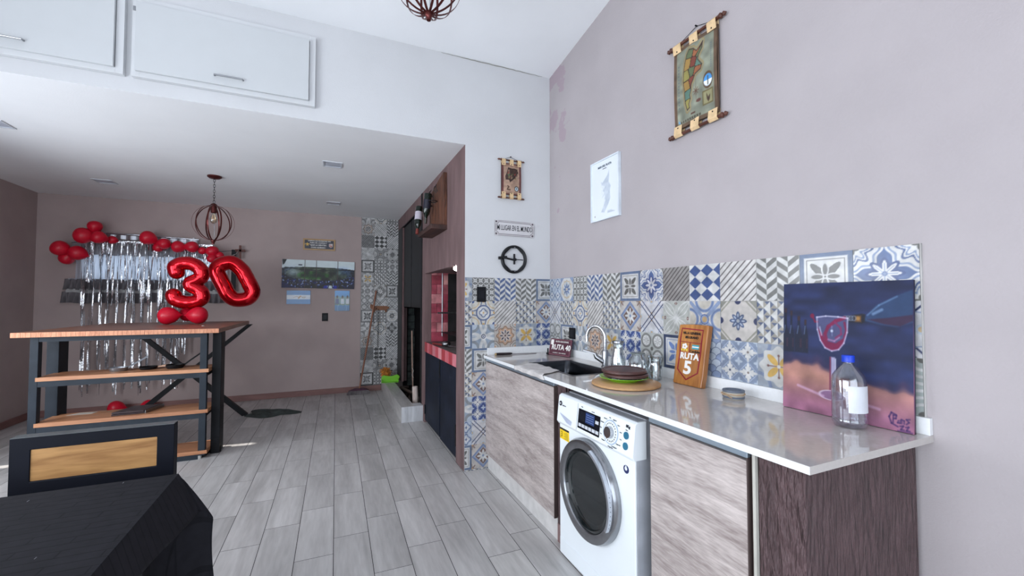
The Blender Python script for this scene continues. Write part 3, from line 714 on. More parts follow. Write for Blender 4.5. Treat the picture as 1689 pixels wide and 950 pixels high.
# base cabinets
def cabinet(y0, y1, label, door):
    t = thing('base_cabinet', label, 'cabinet', (1.2, y0, 0), 0, 'base cabinets under the worktop')
    L_ = y1-y0
    mb = MB().box(.002, .56, .002, L_-.002, .13, ZK-(.19 if L_ > .8 else .024)); part('body', mb, M_DKBR, t)
    part('door', MB().box(-.02, 0, .004, L_-.004, .125, .852), M_OAKG, t, bev=.0015)
    mb = MB().box(-.022, .004, .0, L_, .862, ZK-.0235).box(-.004, .0035, 0, L_, .853, .862); part('handle_profile', mb, M_ALU, t, bev=.001, label='pale aluminium grip profile')
    part('edge_strip', MB().box(-.0215, 0, -.0005, .0038, .125, .862), M_DKBR, t)
    part('toe_kick', MB().box(.0, .02, .002, L_-.002, 0, .13), M_WTRIM, t)
    return t
cabinet(2.082, YF-.002, 'grey oak base cabinet below the sink, against the tiled wall', 0)
cabinet(.892, 1.32, 'grey oak base cabinet right of the washing machine', 0)
t = thing('support_panel', 'narrow brown textured upright between left cabinet and washing machine', 'panel', (1.22, 2.0, 0))
part('panel', MB().box(-.02, .50, .0, .078, .0, ZK-.023), M_BRPAN, t); part('foot_cap', MB().box(-.024, -.0205, .0, .078, .0, .10), mat('foot_cap_brown', hx(130,104,102), .6), t)
t = thing('end_pillar', 'brown textured pillar carrying the near end of the worktop', 'pillar', (1.195, .735, 0))
mb = MB(); mb.box(0, .575, 0, .135, 0, ZK-.023); ob = part('panel', mb, [M_BRPAN], t, bev=.002)
part('metal_strip', MB().box(-.012, .0, .1355, .145, 0, ZK-.023), mat('strip_grey', hx(180,178,170), .4), t)
part('metal_strip', MB().box(-.006, .0, .1455, .152, 0, ZK-.023), M_DKBR, t)

# washing machine (front faces -x)
t = thing('washing_machine', 'white front loading washing machine with dark round door and display', 'washing machine', (1.15, 1.672, 0))
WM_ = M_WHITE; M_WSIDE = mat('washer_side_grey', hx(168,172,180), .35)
mb = MB(); mb.box(.012, .58, -.298, .298, .012, .847)
part('body', mb, M_WSIDE, t, bev=.006)
mb = MB(); mb.prism([(-.0, .012), (.0125, .012), (.0125, .70), (-.0, .70)], -.30, .30, 'y') ; part('front_panel', mb, WM_, t, bev=.004)
mb = MB(); mb.prism([(.012,.690),(-.006,.690),(-.017,.705),(-.002,.838),(.012,.846),(.06,.846),(.06,.69)], -.305, .302, 'y'); cp = part('control_panel', mb, WM_, t, bev=.004)
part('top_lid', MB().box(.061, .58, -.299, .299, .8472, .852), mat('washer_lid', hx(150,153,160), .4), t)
part('kick_plate', MB().box(-.002, .0, -.295, .295, .02, .095), WM_, t)
# frame for what lies on the sloping control panel: local x to the right, z up the panel
pa = math.atan2(.015, .133)
def on_panel(y, z): k = (z-.705)/.133; return (-.0185+.015*k, y, z)
PR = (PI/2-pa*1.0, 0, -PI/2)
def pbox(name, y0, y1, z0, z1, m, th=.001, label=None, off=0.0, bev=0):
    """plate on the control panel between y0..y1 (y falls to the right) and z0..z1"""
    mb = MB(); a = Vector(on_panel(0, z0)); b = Vector(on_panel(0, z1)); nrm = Vector((-(b-a).z, 0, (b-a).x)).normalized()
    P = []
    for d in (off, off+th):
        for y, q in ((y0, a), (y1, a), (y1, b), (y0, b)): P.append((q.x+nrm.x*d, y, q.z+nrm.z*d))
    mb.add(P, [(0,1,2,3),(7,6,5,4),(0,1,5,4),(1,2,6,5),(2,3,7,6),(3,0,4,7)]); return part(name, mb, m, t if not isinstance(name, tuple) else None, label=label, bev=bev)
M_DISP = mat('display_black', hx(16,18,26), .15, var=.1); M_LCD = mat('lcd_blue', hx(44,62,104), .2, emit=hx(50,70,120), estr=.15)
M_BTN = mat('button_grey', hx(190,194,200), .4); M_DKTXT = mat('print_dark', hx(30,34,44), .5); M_TEAL = mat('button_teal', hx(46,106,132), .3)
dsp = pbox('display', .098, -.078, .722, .814, M_DISP, .0015)
def sub(o, parent): o.parent = parent; return o
sub(pbox('lcd', .036, -.036, .760, .808, M_LCD, .0006, off=.0016), dsp)
sub(pbox('lcd_window', .090, .040, .762, .806, mat('lcd_dark', hx(26,30,38), .2), .0006, off=.0016), dsp)
for i in range(4): sub(pbox('lcd_line', .030, -.030, .768+i*.010, .7695+i*.010, mat('lcd_text', hx(130,150,200), .4), .0004, off=.0023), dsp)
for i in range(6): sub(pbox('display_button', .088-i*.028, .066-i*.028, .732, .747, M_BTN, .002, off=.0016), dsp)
sub(pbox('display_button', -.046, -.070, .776, .790, M_BTN, .002, off=.0016), dsp)
def disc(name, y, z, r, th, m, n=32, off=0.0, r2=None, label=None):
    mb = MB(); q = Vector(on_panel(y, z)); nrm = Vector((-math.cos(pa), 0, math.sin(pa)))
    mb.tube([q+nrm*off, q+nrm*(off+th)], [r, r2 or r], n); return part(name, mb, m, t, smooth=True, label=label)
disc('dial_ring', -.158, .769, .052, .002, mat('dial_ring', hx(170,186,206), .3))
disc('dial_plate', -.158, .769, .047, .0026, M_WHITE)
dk = disc('dial', -.158, .769, .027, .020, M_CHROME, off=.0, r2=.024)
for i in range(20):
    a = 2*PI*i/20; y, z = -.158+.038*math.sin(a), .769+.038*math.cos(a); o = pbox('dial_mark', y+.0022, y-.0022, z-.003, z+.003, M_DKTXT, .0006, off=.0027); 
for z in (.784, .741): disc('round_button', -.2610, z, .015, .003, M_TEAL); 
def ptext(s, y, z, size, m=M_DKTXT, sx=1.0, bold=0): q = on_panel(y, z); return text('lettering', s, size, m, t, (q[0]-.0012, q[1], q[2]), sx, PR, bold=bold)
ptext('8Kg', -.268, .822, .016, bold=.0005)
ptext('Start', -.262, .806, .007); ptext('Aqua', .072, .826, .007); ptext('Eco  Mix', -.02, .822, .006)
for i, s_ in enumerate(['Mix','Algodon','Sport','Jeans','Lana','Rapido 30','Centrifugado']):
    a = math.radians(-8+i*27); ptext(s_, -.158-.071*math.sin(a), .769+.060*math.cos(a), .0068)
for i, s_ in enumerate(['Sintetico','Delicado','Bebe','Eco','Enjuague']):
    a = math.radians(-35-i*26); ptext(s_, -.158-.071*math.sin(a), .769+.060*math.cos(a), .0068)
ptext('Programas', -.165, .700+.008, .008)
pbox('drawer_seam', .110, .1088, .705, .835, mat('seam', hx(140,148,158), .6), .0008)
mb = MB(); q = .272; mb.add([on_panel(.272,.752), on_panel(.156,.732), on_panel(.160,.712), on_panel(.20,.716), on_panel(.262,.744)], [(0,1,2,3,4)])
mb.v = [(x-.0012, y, z) for x, y, z in mb.v]; part('drawer_grip', mb, mat('grip_shade', hx(176,184,204), .5), t)
disc('round_emblem', .273, .800, .0125, .0016, M_DISP); ptext('GE', .273, .800, .012, M_WHITE).location.x -= .0012; ptext('appliances', .236, .794, .0085)
# energy sticker, drop badge
M_YEL = mat('sticker_yellow', hx(236,200,26), .5)
st = part('energy_sticker', MB().box(-.0012, -.0002, .204, .294, .612, .670), M_YEL, t, label='yellow energy sticker')
part('sticker_band', MB().box(-.0016, -.0012, .204, .294, .660, .670), M_DKTXT, st); text('lettering', '3', .042, M_DKTXT, st, (-.0014, .276, .636), .8, (PI/2, 0, -PI/2))
for i in range(6): part('sticker_line', MB().box(-.0016, -.0012, .211, .252-(.012 if i % 2 else 0), .618+i*.0064, .6198+i*.0064), M_DKTXT, st)
mb = MB().tube([(-.0002, -.247, .640), (-.0016, -.247, .640)], .017, 24); bd = part('badge', mb, mat('badge_navy', hx(36,44,92), .4), t, label='round navy badge with white drop')
part('badge_drop', MB().tube([(-.0016, -.247, .643), (-.0022, -.247, .643)], .008, 16).tube([(-.0016,-.247,.652),(-.0022,-.247,.652)], .004, 8), M_WHITE, bd)
# door: chrome ring, dark glass bowl, handle
cy, cz = .018, .452
ring = MB().lathe([(.183,.0),(.233,.0),(.233,.020),(.226,.034),(.205,.040),(.186,.034),(.180,.022),(.183,.0)], 64, (0, cy, cz), '-x')
part('door_ring', ring, mat('door_ring_chrome', hx(150,152,156), .22, .95, var=.03, scale=20), t, smooth=True)
mb = MB().lathe([(.1855,.012),(.182,.028),(.172,.030),(.168,.018),(.130,-.006+.010),(.06,.006),(.0,.005)], 64, (0, cy, cz), '-x')
part('door_glass', mb, mat('door_glass_dark', hx(22,28,30), .06, var=.2, coat=.5), t, smooth=True)
mb = MB(); pts = []
for a in np.linspace(math.radians(-72), math.radians(26), 18): pts.append((-.040, cy-.213*math.cos(a), cz-.213*math.sin(a)))
mb.tube(pts, .01, 8, flat=(.034, .012)); part('door_handle', mb, mat('handle_silver', hx(196,200,208), .2, .9), t, smooth=True)
mb = MB()
for i in range(9):
    for j in (0, 1):
        a = math.radians(-20+i*5); r_ = .207+j*.012; mb.tube([(-.0465, cy-r_*math.cos(a), cz-r_*math.sin(a)), (-.0478, cy-r_*math.cos(a), cz-r_*math.sin(a))], .0018, 6)
part('handle_dots', mb, M_DKTXT, t)

# ------------------------------------------------------------------ on the worktop
M_GLASS = mat_thin('clear_glass', hx(249,252,252), .40, .62)
M_DWOOD = mat_wood('dark_red_wood', hx(58,36,36), hx(92,60,56), .45, 'x', 1.2)
M_BAMB = mat_wood('light_board_wood', hx(160,118,78), hx(196,156,108), .5, 'y', 1.0)
z0 = ZK
t = tag(part('round_board', MB().lathe([(0,0),(.166,0),(.174,.004),(.174,.012),(.170,.015),(0,.015)], 56), M_BAMB, None, True, loc=(1.425, 1.765, z0+.0005)),
        'large round pale wooden board lying under green plate on worktop', 'board')
tag(part('green_plate', MB().lathe([(0,0),(.075,0),(.078,.004),(.112,.014),(.126,.019),(.127,.022),(.11,.018),(.074,.008),(0,.007)], 56), mat('lime_ceramic', hx(120,190,30), .25, var=.03, coat=.4), None, True, loc=(1.440, 1.800, z0+.016)),
    'bright lime green plate under the dark wooden plates', 'plate')
prof = [(0,0),(.108,0),(.116,.005),(.116,.014),(.110,.019),(.098,.0175),(.094,.014),(.085,.0165),(0,.0165)]
pl = link('wooden_plate', MB().lathe(prof, 56).mesh('wooden_plate', M_DWOOD, True), None, (1.450, 1.795, z0+.0385)); tag(pl, 'dark red wooden meat plate, lower of two on green plate', 'plate', 'dark wooden plates on the worktop')
p2 = pl.copy(); C.objects.link(p2); p2.location = (1.442, 1.800, z0+.058); p2.rotation_euler = (.0, .0, .7); p2['label'] = 'dark red wooden meat plate with carved rim, topmost of the stack'
# glass vessels
def shell(outer, th=.003, n=32):
    inner = [(max(r-th, 0), z) for r, z in outer[1:]]; inner = [(max(outer[0][0]-th, 0), outer[0][1]+th)] + inner[1:] if False else [(max(r-th, 0.0), z+(th if i == 0 else 0)) for i, (r, z) in enumerate(outer)]
    return [(0, outer[0][1])] + outer + inner[::-1][0:] + [(0, outer[0][1]+th)]
t = thing('glass_carafe', 'tall square shouldered glass bottle nearest the tap, upright', 'bottle', (1.585, 2.030, z0+.0005))
part('vessel', MB().lathe(shell([(.040,0),(.043,.01),(.043,.09),(.030,.135),(.030,.175),(.033,.185)]), 28), M_GLASS, t, smooth=True)
part('rim', MB().lathe([(.0335,.186),(.0345,.186),(.0345,.197),(.0335,.197),(.0335,.186)], 28), M_STEEL, t, smooth=True)
t = thing('glass_jar', 'round bellied glass jar with clip lid behind dark plates', 'jar', (1.625, 1.905, z0+.0005))
part('vessel', MB().lathe(shell([(.050,0),(.058,.02),(.062,.06),(.052,.10),(.036,.122),(.034,.132)]), 32), M_GLASS, t, smooth=True)
part('lid', MB().lathe([(0,.140),(.036,.140),(.040,.137),(.040,.133),(.036,.131),(0,.131)], 28), mat('lid_glass_grey', hx(150,160,158), .15, trans=.6), t, smooth=True)
part('clip', MB().tube([(.038,-.02,.13),(.046,0,.12),(.038,.02,.13),(.04,.02,.142),(.0,.0,.147)], .002, 6), M_STEEL, t)
t = thing('glass_vase', 'tall fluted glass vase nearest the wooden route sign', 'vase', (1.668, 1.815, z0+.0005))
part('vessel', MB().lathe(shell([(.034,0),(.036,.02),(.038,.06),(.033,.09),(.034,.115),(.042,.13)]), 24), M_GLASS, t, smooth=True)
t = thing('glass_tumbler', 'plain glass tumbler standing between bottle and jar', 'glass', (1.700, 1.985, z0+.0005))
part('vessel', MB().lathe(shell([(.030,0),(.034,.03),(.037,.115)]), 24), M_GLASS, t, smooth=True)

# dish cloth draped over the edge
def cloth(u, v):
    x = -.045+u*.20; y = (v-.5)*(.42-.10*u)+.06*u
    w = .0035+.003*math.sin(9*u+14*v)+.0025*math.sin(23*v+5*u)
    if u < .22: return (-.0062-.002*math.sin(14*v), y, .004-.026*(0.22-u)/.22-.002*math.sin(20*v))
    return (x-.0+ (0.0), y, .0045+abs(w)*.7)
mb = MB(); mb.grid(cloth, 24, 40)
o = tag(part('dish_cloth', mb, mat('cloth_cream', hx(196,192,190), .9, var=.06, scale=18, bump=.3), None, True, loc=(1.161, 2.36, z0-.001)), 'cream dish cloth folded flat over worktop edge by the sink', 'cloth')
md = o.modifiers.new('th', 'SOLIDIFY'); md.thickness = .0025; md.offset = 1
# knife
t = thing('sharpening_steel', 'long dark knife with brass tipped handle lying along tiled wall', 'knife', (1.245, 3.135, z0+.009), math.radians(-3))
part('handle', MB().tube([(0.0,0,0),(.02,0,0),(.12,0,0),(.135,0,0)], [.010,.011,.009,.007], 12), mat('dark_bakelite', hx(36,26,30), .3), t, smooth=True)
part('handle_cap', MB().tube([(-.012,0,0),(.0,0,0)], [.0085,.0105], 12), mat('brass_cap', hx(176,150,110), .4, .4), t, smooth=True, label='tan handle cap')
part('blade', MB().tube([(.135,0,-.004),(.30,0,-.006),(.35,0,-.007)], .003, 8, flat=(.012,.003)), mat('blade_dark', hx(90,76,84), .3, .7), t)
# licence-plate style sign RUTA 40
ang = math.atan2(2.775-3.002, 1.711-1.650)
t = thing('route_plaque', 'small maroon plaque reading RUTA 40 leaning behind the sink', 'sign', (1.650, 3.002, z0+.001), (math.radians(-14), 0, ang))
M_MAR = mat('maroon_enamel', hx(74,28,46), .35, var=.05); M_WPR = mat('print_white', hx(226,224,220), .5, var=.01)
part('plate', MB().box(0, .235, -.006, .006, 0, .135), M_MAR, t, bev=.004)
part('border', MB().box(.006,.229,-.0068,-.006,.006,.0085).box(.006,.229,-.0068,-.006,.1265,.129).box(.006,.0085,-.0068,-.006,.006,.129).box(.2265,.229,-.0068,-.006,.006,.129), mat('plaque_line', hx(150,100,110), .5), t)
text('lettering', 'RUTA 40', .058, M_WPR, t, (.13, -.0075, .066), .92, bold=.0016)
text('lettering', 'RUTA NACIONAL', .017, M_WPR, t, (.135, -.0075, .112), 1.05, bold=.0003); text('lettering', 'LA QUIACA - CABO VIRGENES', .011, M_WPR, t, (.12, -.0075, .022), .95)
part('shield', MB().prism([(.014,.085),(.040,.085),(.044,.11),(.040,.125),(.014,.125),(.010,.11)], -.0072, -.006, 'y'), M_WPR, t, label='small white shield')
part('stand', MB().box(-.02, .0, -.01, .02, .0, .014).tube([(-.012,0,.01),(-.02,.0,.05)], .006, 8), M_BLACK, t)

# wooden route sign RUTA 5, leaning on the tiles
sa = math.atan2(1.521-1.708, 1.695-1.692)
t = thing('wooden_route_sign', 'varnished wooden board painted RUTA 5 with red arrow border', 'sign', (1.690, 1.712, z0+.002), (math.radians(-10.5), 0, sa))
M_VARN = mat_wood('varnished_pine', hx(124,72,36), hx(198,138,74), .3, 'z', 1.0)
part('board', MB().prism([(.004,0),(.186,0),(.190,.06),(.188,.18),(.19,.315),(.10,.317),(.004,.312),(.0,.2),(.003,.08)], 0, .032, 'y'), M_VARN, t, bev=.005)
M_RED = mat('painted_red', hx(132,26,44), .4)
def stroke(name, pts, w, m, par, y=-.001, closed=False):
    return part(name, MB().tube([(p[0], y, p[1]) for p in pts], w/2, 6, closed, flat=(w, .0025), up0=(0,1,0)), m, par)
stroke('red_border', [(.022,.225),(.026,.292),(.160,.288),(.158,.220),(.160,.165),(.155,.07),(.088,.028),(.026,.075),(.030,.160),(.022,.225)], .0065, M_RED, t)
stroke('red_line', [(.024,.222),(.158,.220)], .003, M_RED, t); stroke('red_line', [(.027,.165),(.158,.163)], .003, M_RED, t); stroke('red_line', [(.088,.221),(.088,.165)], .003, M_RED, t)
text('lettering', 'RUTA', .044, M_WPR, t, (.093, -.0018, .1475), 1.05, bold=.0018, label='white painted word'); text('lettering', '5', .092, M_WPR, t, (.090, -.0018, .087), 1.15, bold=.0032, label='large white numeral')
M_INK = mat('ink_black', hx(24,18,18), .5)
text('lettering', 'VILLA GENERAL', .018, M_INK, t, (.093, -.0018, .268), .9, bold=.0006); text('lettering', 'BELGRANO', .018, M_INK, t, (.095, -.0018, .246), .9, bold=.0006)
text('lettering', 'Cordoba', .019, M_INK, t, (.124, -.0018, .175), .9, bold=.0004)
mb = MB()
for i in range(5):
    a = 2*PI*i/5; mb.tube([(.056+.011*math.cos(a), -.002, .198+.010*math.sin(a)), (.056+.011*math.cos(a), 0, .198+.010*math.sin(a))], .007, 10)
part('painted_flower', mb, M_WPR, t); mb = MB()
for x in (.040, .056, .072): mb.tube([(x, -.0024, .180), (x, 0, .180)], .006, 10)
part('painted_blossom', mb, mat('paint_yellow', hx(220,196,80), .5), t)
part('painted_flag', MB().box(.104,.146,-.002,0,.188,.196).box(.104,.146,-.002,0,.202,.210), mat('paint_teal', hx(70,160,176), .5), t); part('painted_flag_band', MB().box(.104,.146,-.002,0,.1962,.2018), M_WPR, t)

# little lidded dish tied with twine
t = thing('twine_dish', 'small grey striped round dish tied with twine on worktop', 'dish', (1.668, 1.325, z0+.0005))
part('dish', MB().lathe([(0,0),(.040,0),(.043,.006),(.044,.022),(.044,.030),(.0,.030)], 36), mat('dish_cream', hx(170,164,152), .5), t, smooth=True)
part('lid', MB().lathe([(.045,.030),(.046,.032),(.045,.038),(.034,.039),(.030,.035),(0,.034)], 36), mat('dish_slate', hx(96,104,118), .4), t, smooth=True)
part('stripe', MB().lathe([(.0405,.003),(.0447,.004),(.0450,.011),(.0441,.012)], 36), mat('dish_slate', hx(96,104,118), .4), t, smooth=True)
part('twine', MB().tube([(.046*math.cos(a), .046*math.sin(a), .022+.001*math.sin(9*a)) for a in np.linspace(0, 2*PI, 32)][:-1], .0022, 6, True).tube([(-.046,.006,.022),(-.060,.016,.028),(-.064,.006,.022),(-.05,.0,.02)], .002, 6).tube([(-.047,.0,.022),(-.052,-.02,.014),(-.046,-.03,.010)], .002, 6), mat('jute', hx(176,148,118), .9), t)

# painting on canvas, leaning
def P_paint(u, v):
    p = Pic(u, v, hx(33,42,80), .012); n = fnoise(u, v*3, 7, 1); n2 = fnoise(u, v, 16, 2)
    p.c = p.c*(0.78+.45*n)[:, None]*(1-.12*v)[:, None]
    hz = .37+.035*np.sin(u*6+.5)-.09*u*u+.05*(n2-.5)
    sand = np.array(hx(172,124,112))*(.75+.4*fnoise(u, v, 9, 5))[:, None]; ros = np.array(hx(150,98,124))*(.8+.35*fnoise(u, v, 12, 6))[:, None]
    k = np.clip((v-.05)/.22, 0, 1)[:, None]; gcol = ros*(1-k)+sand*k
    m = np.clip((hz-v)/.035, 0, 1)[:, None]; p.c = p.c*(1-m)+gcol*m
    m = (np.exp(-((v-hz)/.035)**2)*.7)[:, None]*(.4+.6*n2)[:, None]; p.c = p.c*(1-m)+np.array(hx(64,44,74))*m
    for x, w, top in ((.02,.075,.80),(.075,.06,.78),(.145,.075,.74),(.205,.05,.71)):
        p.poly([(x-w/2,.45),(x+w/2,.45),(x+w/2,.58),(x+w*.16,.655),(x+w*.16,top),(x-w*.16,top),(x-w*.16,.655),(x-w/2,.58)], hx(22,28,48)); p.rect(x-w*.14, x+w*.14, top-.035, top, hx(52,34,40)); p.rect(x+.01, x+w*.35, .49, .56, hx(58,36,52), .8); p.seg(x-w*.2,.6,x-w*.05,.66,.006,hx(110,130,170),.7)
    p.poly([(.68,.74),(.76,.83),(.88,.89),(1.0,.935),(1.0,.72),(.9,.685),(.8,.695),(.68,.72)], hx(38,58,92)); p.poly([(.70,.73),(.82,.70),(.92,.69),(1.0,.73),(1.0,.77),(.84,.745)], hx(50,34,60))
    p.line([(.70,.76),(.78,.83),(.90,.89)], .010, hx(96,124,160), .7); p.line([(.74,.77),(.80,.80)], .02, hx(120,146,180), .6)
    p.poly([(.52,.745),(.66,.77),(.685,.765),(.68,.71),(.66,.70),(.53,.71)], hx(26,26,36)); p.rect(.61, .655, .71, .755, hx(96,66,40)); p.circ(.632,.735,.014,hx(150,110,60))
    for i in range(4): p.ring(.535+i*.022, .735, .016, .006, hx(120,130,150), .8)
    BW = [(.305,.735),(.31,.64),(.335,.56),(.375,.505),(.43,.485),(.485,.50),(.525,.55),(.55,.63),(.555,.735)]
    p.poly(BW, hx(70,72,108)); p.poly([(.312,.66),(.335,.56),(.375,.505),(.43,.485),(.485,.50),(.525,.55),(.548,.64),(.52,.585),(.46,.545),(.40,.555),(.355,.60)], hx(108,24,64))
    p.line([(.53,.735),(.46,.71),(.40,.665),(.375,.61),(.385,.57)], .026, hx(112,26,66)); p.line([(.53,.70),(.545,.64),(.53,.60)], .016, hx(112,26,66)); p.line([(.455,.70),(.50,.66),(.505,.615),(.46,.585)], .012, hx(120,40,84)); p.circ(.43,.635,.009,hx(214,220,234)); p.line([(.43,.67),(.432,.60)], .006, hx(140,150,190), .6)
    p.line([(.40,.57),(.45,.56),(.49,.59)], .010, hx(176,120,160), .7)
    p.circ(.265,.745,.018,hx(104,20,56)); p.line([(.27,.735),(.29,.70),(.31,.70)], .014, hx(104,20,56)); p.line(BW, .009, hx(184,180,204), .85); p.line([(.33,.66),(.345,.60)], .01, hx(210,208,226), .6)
    p.line([(.305,.735),(.38,.745),(.48,.742),(.555,.733)], .008, hx(196,192,214)); p.rect(.412, .425, .17, .44, hx(110,40,70)); p.rect(.425, .455, .17, .44, hx(150,146,176)); p.rect(.455, .463, .17, .43, hx(210,208,226))
    p.put((np.hypot((u-.43)/.10, (v-.155)/.035)-1)*.06, hx(130,96,130)); p.put(np.abs(np.hypot((u-.43)/.10, (v-.155)/.035)-1)*.06-.005, hx(206,196,214), .8); p.seg(.14,.19,.36,.14,.02,hx(196,160,190),.6); p.seg(.50,.16,.78,.12,.02,hx(196,160,190),.5)
    s_ = hx(44,26,80); p.line([(.89,.105),(.86,.115),(.845,.085),(.86,.045),(.90,.03)], .007, s_); p.line([(.87,.05),(.872,.10),(.892,.10),(.888,.08),(.875,.078)], .006, s_)
    p.line([(.905,.07),(.90,.055),(.915,.055),(.918,.075)], .005, s_); p.line([(.925,.055),(.925,.08),(.94,.075),(.94,.055)], .005, s_); p.line([(.975,.09),(.955,.085),(.97,.07),(.955,.055)], .006, s_)
    p.line([(.915,.035),(.935,.04),(.92,.015),(.94,.015)], .006, s_); p.line([(.95,.035),(.968,.04),(.955,.015),(.975,.015)], .006, s_); p.line([(.90,.003),(.99,.006)], .004, s_)
    return p.c
pa_ = math.atan2(.726-1.142, 1.740-1.727)
t = thing('canvas_painting', 'unframed painting of red wine poured into glass leaning on tiles', 'painting', (1.727, 1.142, z0+.002), (math.radians(-2.6), 0, pa_))
me = painted('canvas', .417, .503, 270, 320, P_paint, mat_paint('oil_paint', .75, 0, .08, 30, .3), .014, body=hx(40,34,60)); link('canvas', me, t, (0, .014, 0))
# plastic bottle
t = thing('plastic_bottle', 'clear plastic bottle with blue cap standing before the painting', 'bottle', (1.664, .868, z0+.0005))
bw = [(.030,0),(.044,.004),(.050,.016),(.050,.030),(.0475,.033),(.050,.037),(.050,.155),(.046,.175),(.030,.200),(.016,.214),(.0145,.218),(.0145,.235)]
mb = MB().lathe([(0,0.006)]+bw+[(.013,.235),(.013,.217),(.045,.172),(.0485,.15),(.0485,.02),(.03,.004),(0,.009)], 36)
part('bottle_body', mb, mat_thin('clear_plastic', hx(248,250,252), .18, .82), t, smooth=True)
part('cap', MB().lathe([(0,.245),(.017,.245),(.0185,.243),(.0185,.222),(.0165,.221)], 28), mat('cap_blue', hx(28,64,190), .35), t, smooth=True, label='bright blue cap')
mb = MB(); L0 = [(.0512*math.cos(a), .0512*math.sin(a)) for a in np.linspace(math.radians(205), math.radians(285), 12)]
mb.add([(x, y, z) for z in (.055, .145) for x, y in L0], [(i, i+1, i+13, i+12) for i in range(11)]); part('label', mb, mat('paper_label', hx(212,216,224), .6), t, label='blank white paper label')

# ------------------------------------------------------------------ wall things
def switch(label, loc, rz, w, h, keys=1):
    t = thing('wall_switch', label, 'switch', loc, rz)
    part('plate', MB().box(-w/2, w/2, -.008, 0, -h/2, h/2), mat('switch_black', hx(14,15,20), .5, spec=.25), t, bev=.002)
    for k in range(keys):
        part('rocker', MB().box(-w*.30, w*.30, -.011, -.008, -h*.28+k*h*.3, -h*.28+(k+1)*h*.56/keys), mat('rocker_black', hx(20,22,28), .4, spec=.25), t, bev=.001)
    return t
switch('black light switch high on the patterned tiles beside the grill', (1.139, YF-.0085, 1.396), 0, .078, .122)
switch('black socket in the tiles above the tap', RW(.372, 1.088, .0085), RROT, .085, .088, 1)
switch('black socket on the far taupe wall below the stadium picture', (-.028, YFAR, 1.112), 0, .08, .115)

M_ROD = mat('turned_dark_wood', hx(86,48,36), .4, var=.1); M_TAB = mat('cream_leather', hx(214,184,142), .7, var=.06, scale=30)
M_LEATH = mat_paint('painted_leather', .6, 0, .15, 14, .2)
ARG = [(.30,.93),(.38,.99),(.52,.96),(.62,.90),(.72,.94),(.80,.99),(.78,.90),(.68,.82),(.66,.76),(.78,.66),(.74,.60),(.58,.57),(.52,.50),(.46,.45),(.44,.36),(.40,.30),(.42,.24),(.36,.18),(.38,.12),(.30,.10),(.24,.22),(.22,.40),(.18,.55),(.20,.70),(.24,.82)]
def P_arg(u, v):
    p = Pic(u, v, hx(96,74,56), .010); p.rect(.075, .925, .045, .955, hx(128,132,116)); p.c *= (.85+.3*fnoise(u, v*2, 9, 8))[:, None]
    A = [(.12+.72*x, .10+.82*y) for x, y in ARG]; p.line(A+[A[0]], .075, hx(150,120,66), .8); p.line(A+[A[0]], .055, hx(136,134,110), .8)
    p.poly(A, hx(128,84,54)); r = np.random.RandomState(3); cols = [hx(92,104,72), hx(150,92,58), hx(156,124,64), hx(120,60,46), hx(88,120,106), hx(138,130,70)]
    P_ = [(.42,.86,.10),(.56,.84,.07),(.36,.74,.09),(.50,.72,.08),(.60,.70,.07),(.34,.60,.08),(.46,.62,.07),(.57,.60,.08),(.34,.48,.09),(.47,.50,.06),(.36,.36,.09),(.36,.25,.07),(.64,.80,.05)]
    dd = np.stack([np.hypot(u-a, (v-b)*1.6) for a, b, c in P_], 0); near = dd.argmin(0); s2 = np.sort(dd, 0); edge = s2[1]-s2[0]
    q = Pic(u, v, (0,0,0)); q.poly(A, (1,1,1)); m = q.c[:, 0] > .5
    pal = np.array([cols[i % 6] for i in range(len(P_))]); p.c[m] = pal[near[m]]; p.c[m & (edge < .014)] = hx(52,28,22)
    p.line(A+[A[0]], .012, hx(52,28,22))
    p.circ(.80, .42, .10, hx(84,60,34), sx=1.0); p.put((np.hypot((u-.80)/.085, (v-.42)/.07)-1)*.07, hx(70,140,200)); p.put((np.hypot((u-.80)/.085, (v-.42)/.07)-1)*.07+np.where(v > .42, .1, 0), hx(226,232,236)); p.seg(.80,.37,.80,.46,.02,hx(60,60,50))
    p.rect(.68, .90, .14, .31, hx(96,84,48)); p.rect(.70, .88, .155, .295, hx(138,134,98)); p.poly([(.76,.28),(.80,.22),(.84,.25),(.83,.19),(.80,.165),(.77,.20)], hx(60,40,28))
    for k in range(8): a = k*PI/4; p.seg(.55, .36, .55+.06*math.cos(a), .36+.05*math.sin(a), .008, hx(90,50,36))
    p.seg(.55, .22, .55, .50, .005, hx(70,50,40)); p.put((np.hypot((u-.60)/.05, (v-.235)/.02)-1)*.03, hx(96,56,48))
    p.rect(.42, .52, .105, .125, hx(80,44,34)); 
    for k in range(14): p.rect(.12, .14, .25+.04*k, .262+.04*k, hx(70,86,110)); p.rect(.86, .875, .55+.025*k, .558+.025*k, hx(70,86,110)) if k < 12 else None
    for k in range(9): p.rect(.16+.055*k, .195+.055*k, .052, .078, hx(66,58,46))
    p.poly([(.10,.075),(.15,.06),(.11,.11)], hx(90,150,200)); return p.c
BA = [(.30,.88),(.52,.84),(.70,.86),(.86,.84),(.94,.72),(.80,.58),(.66,.44),(.50,.34),(.40,.28),(.34,.38),(.14,.38),(.12,.50),(.22,.66)]
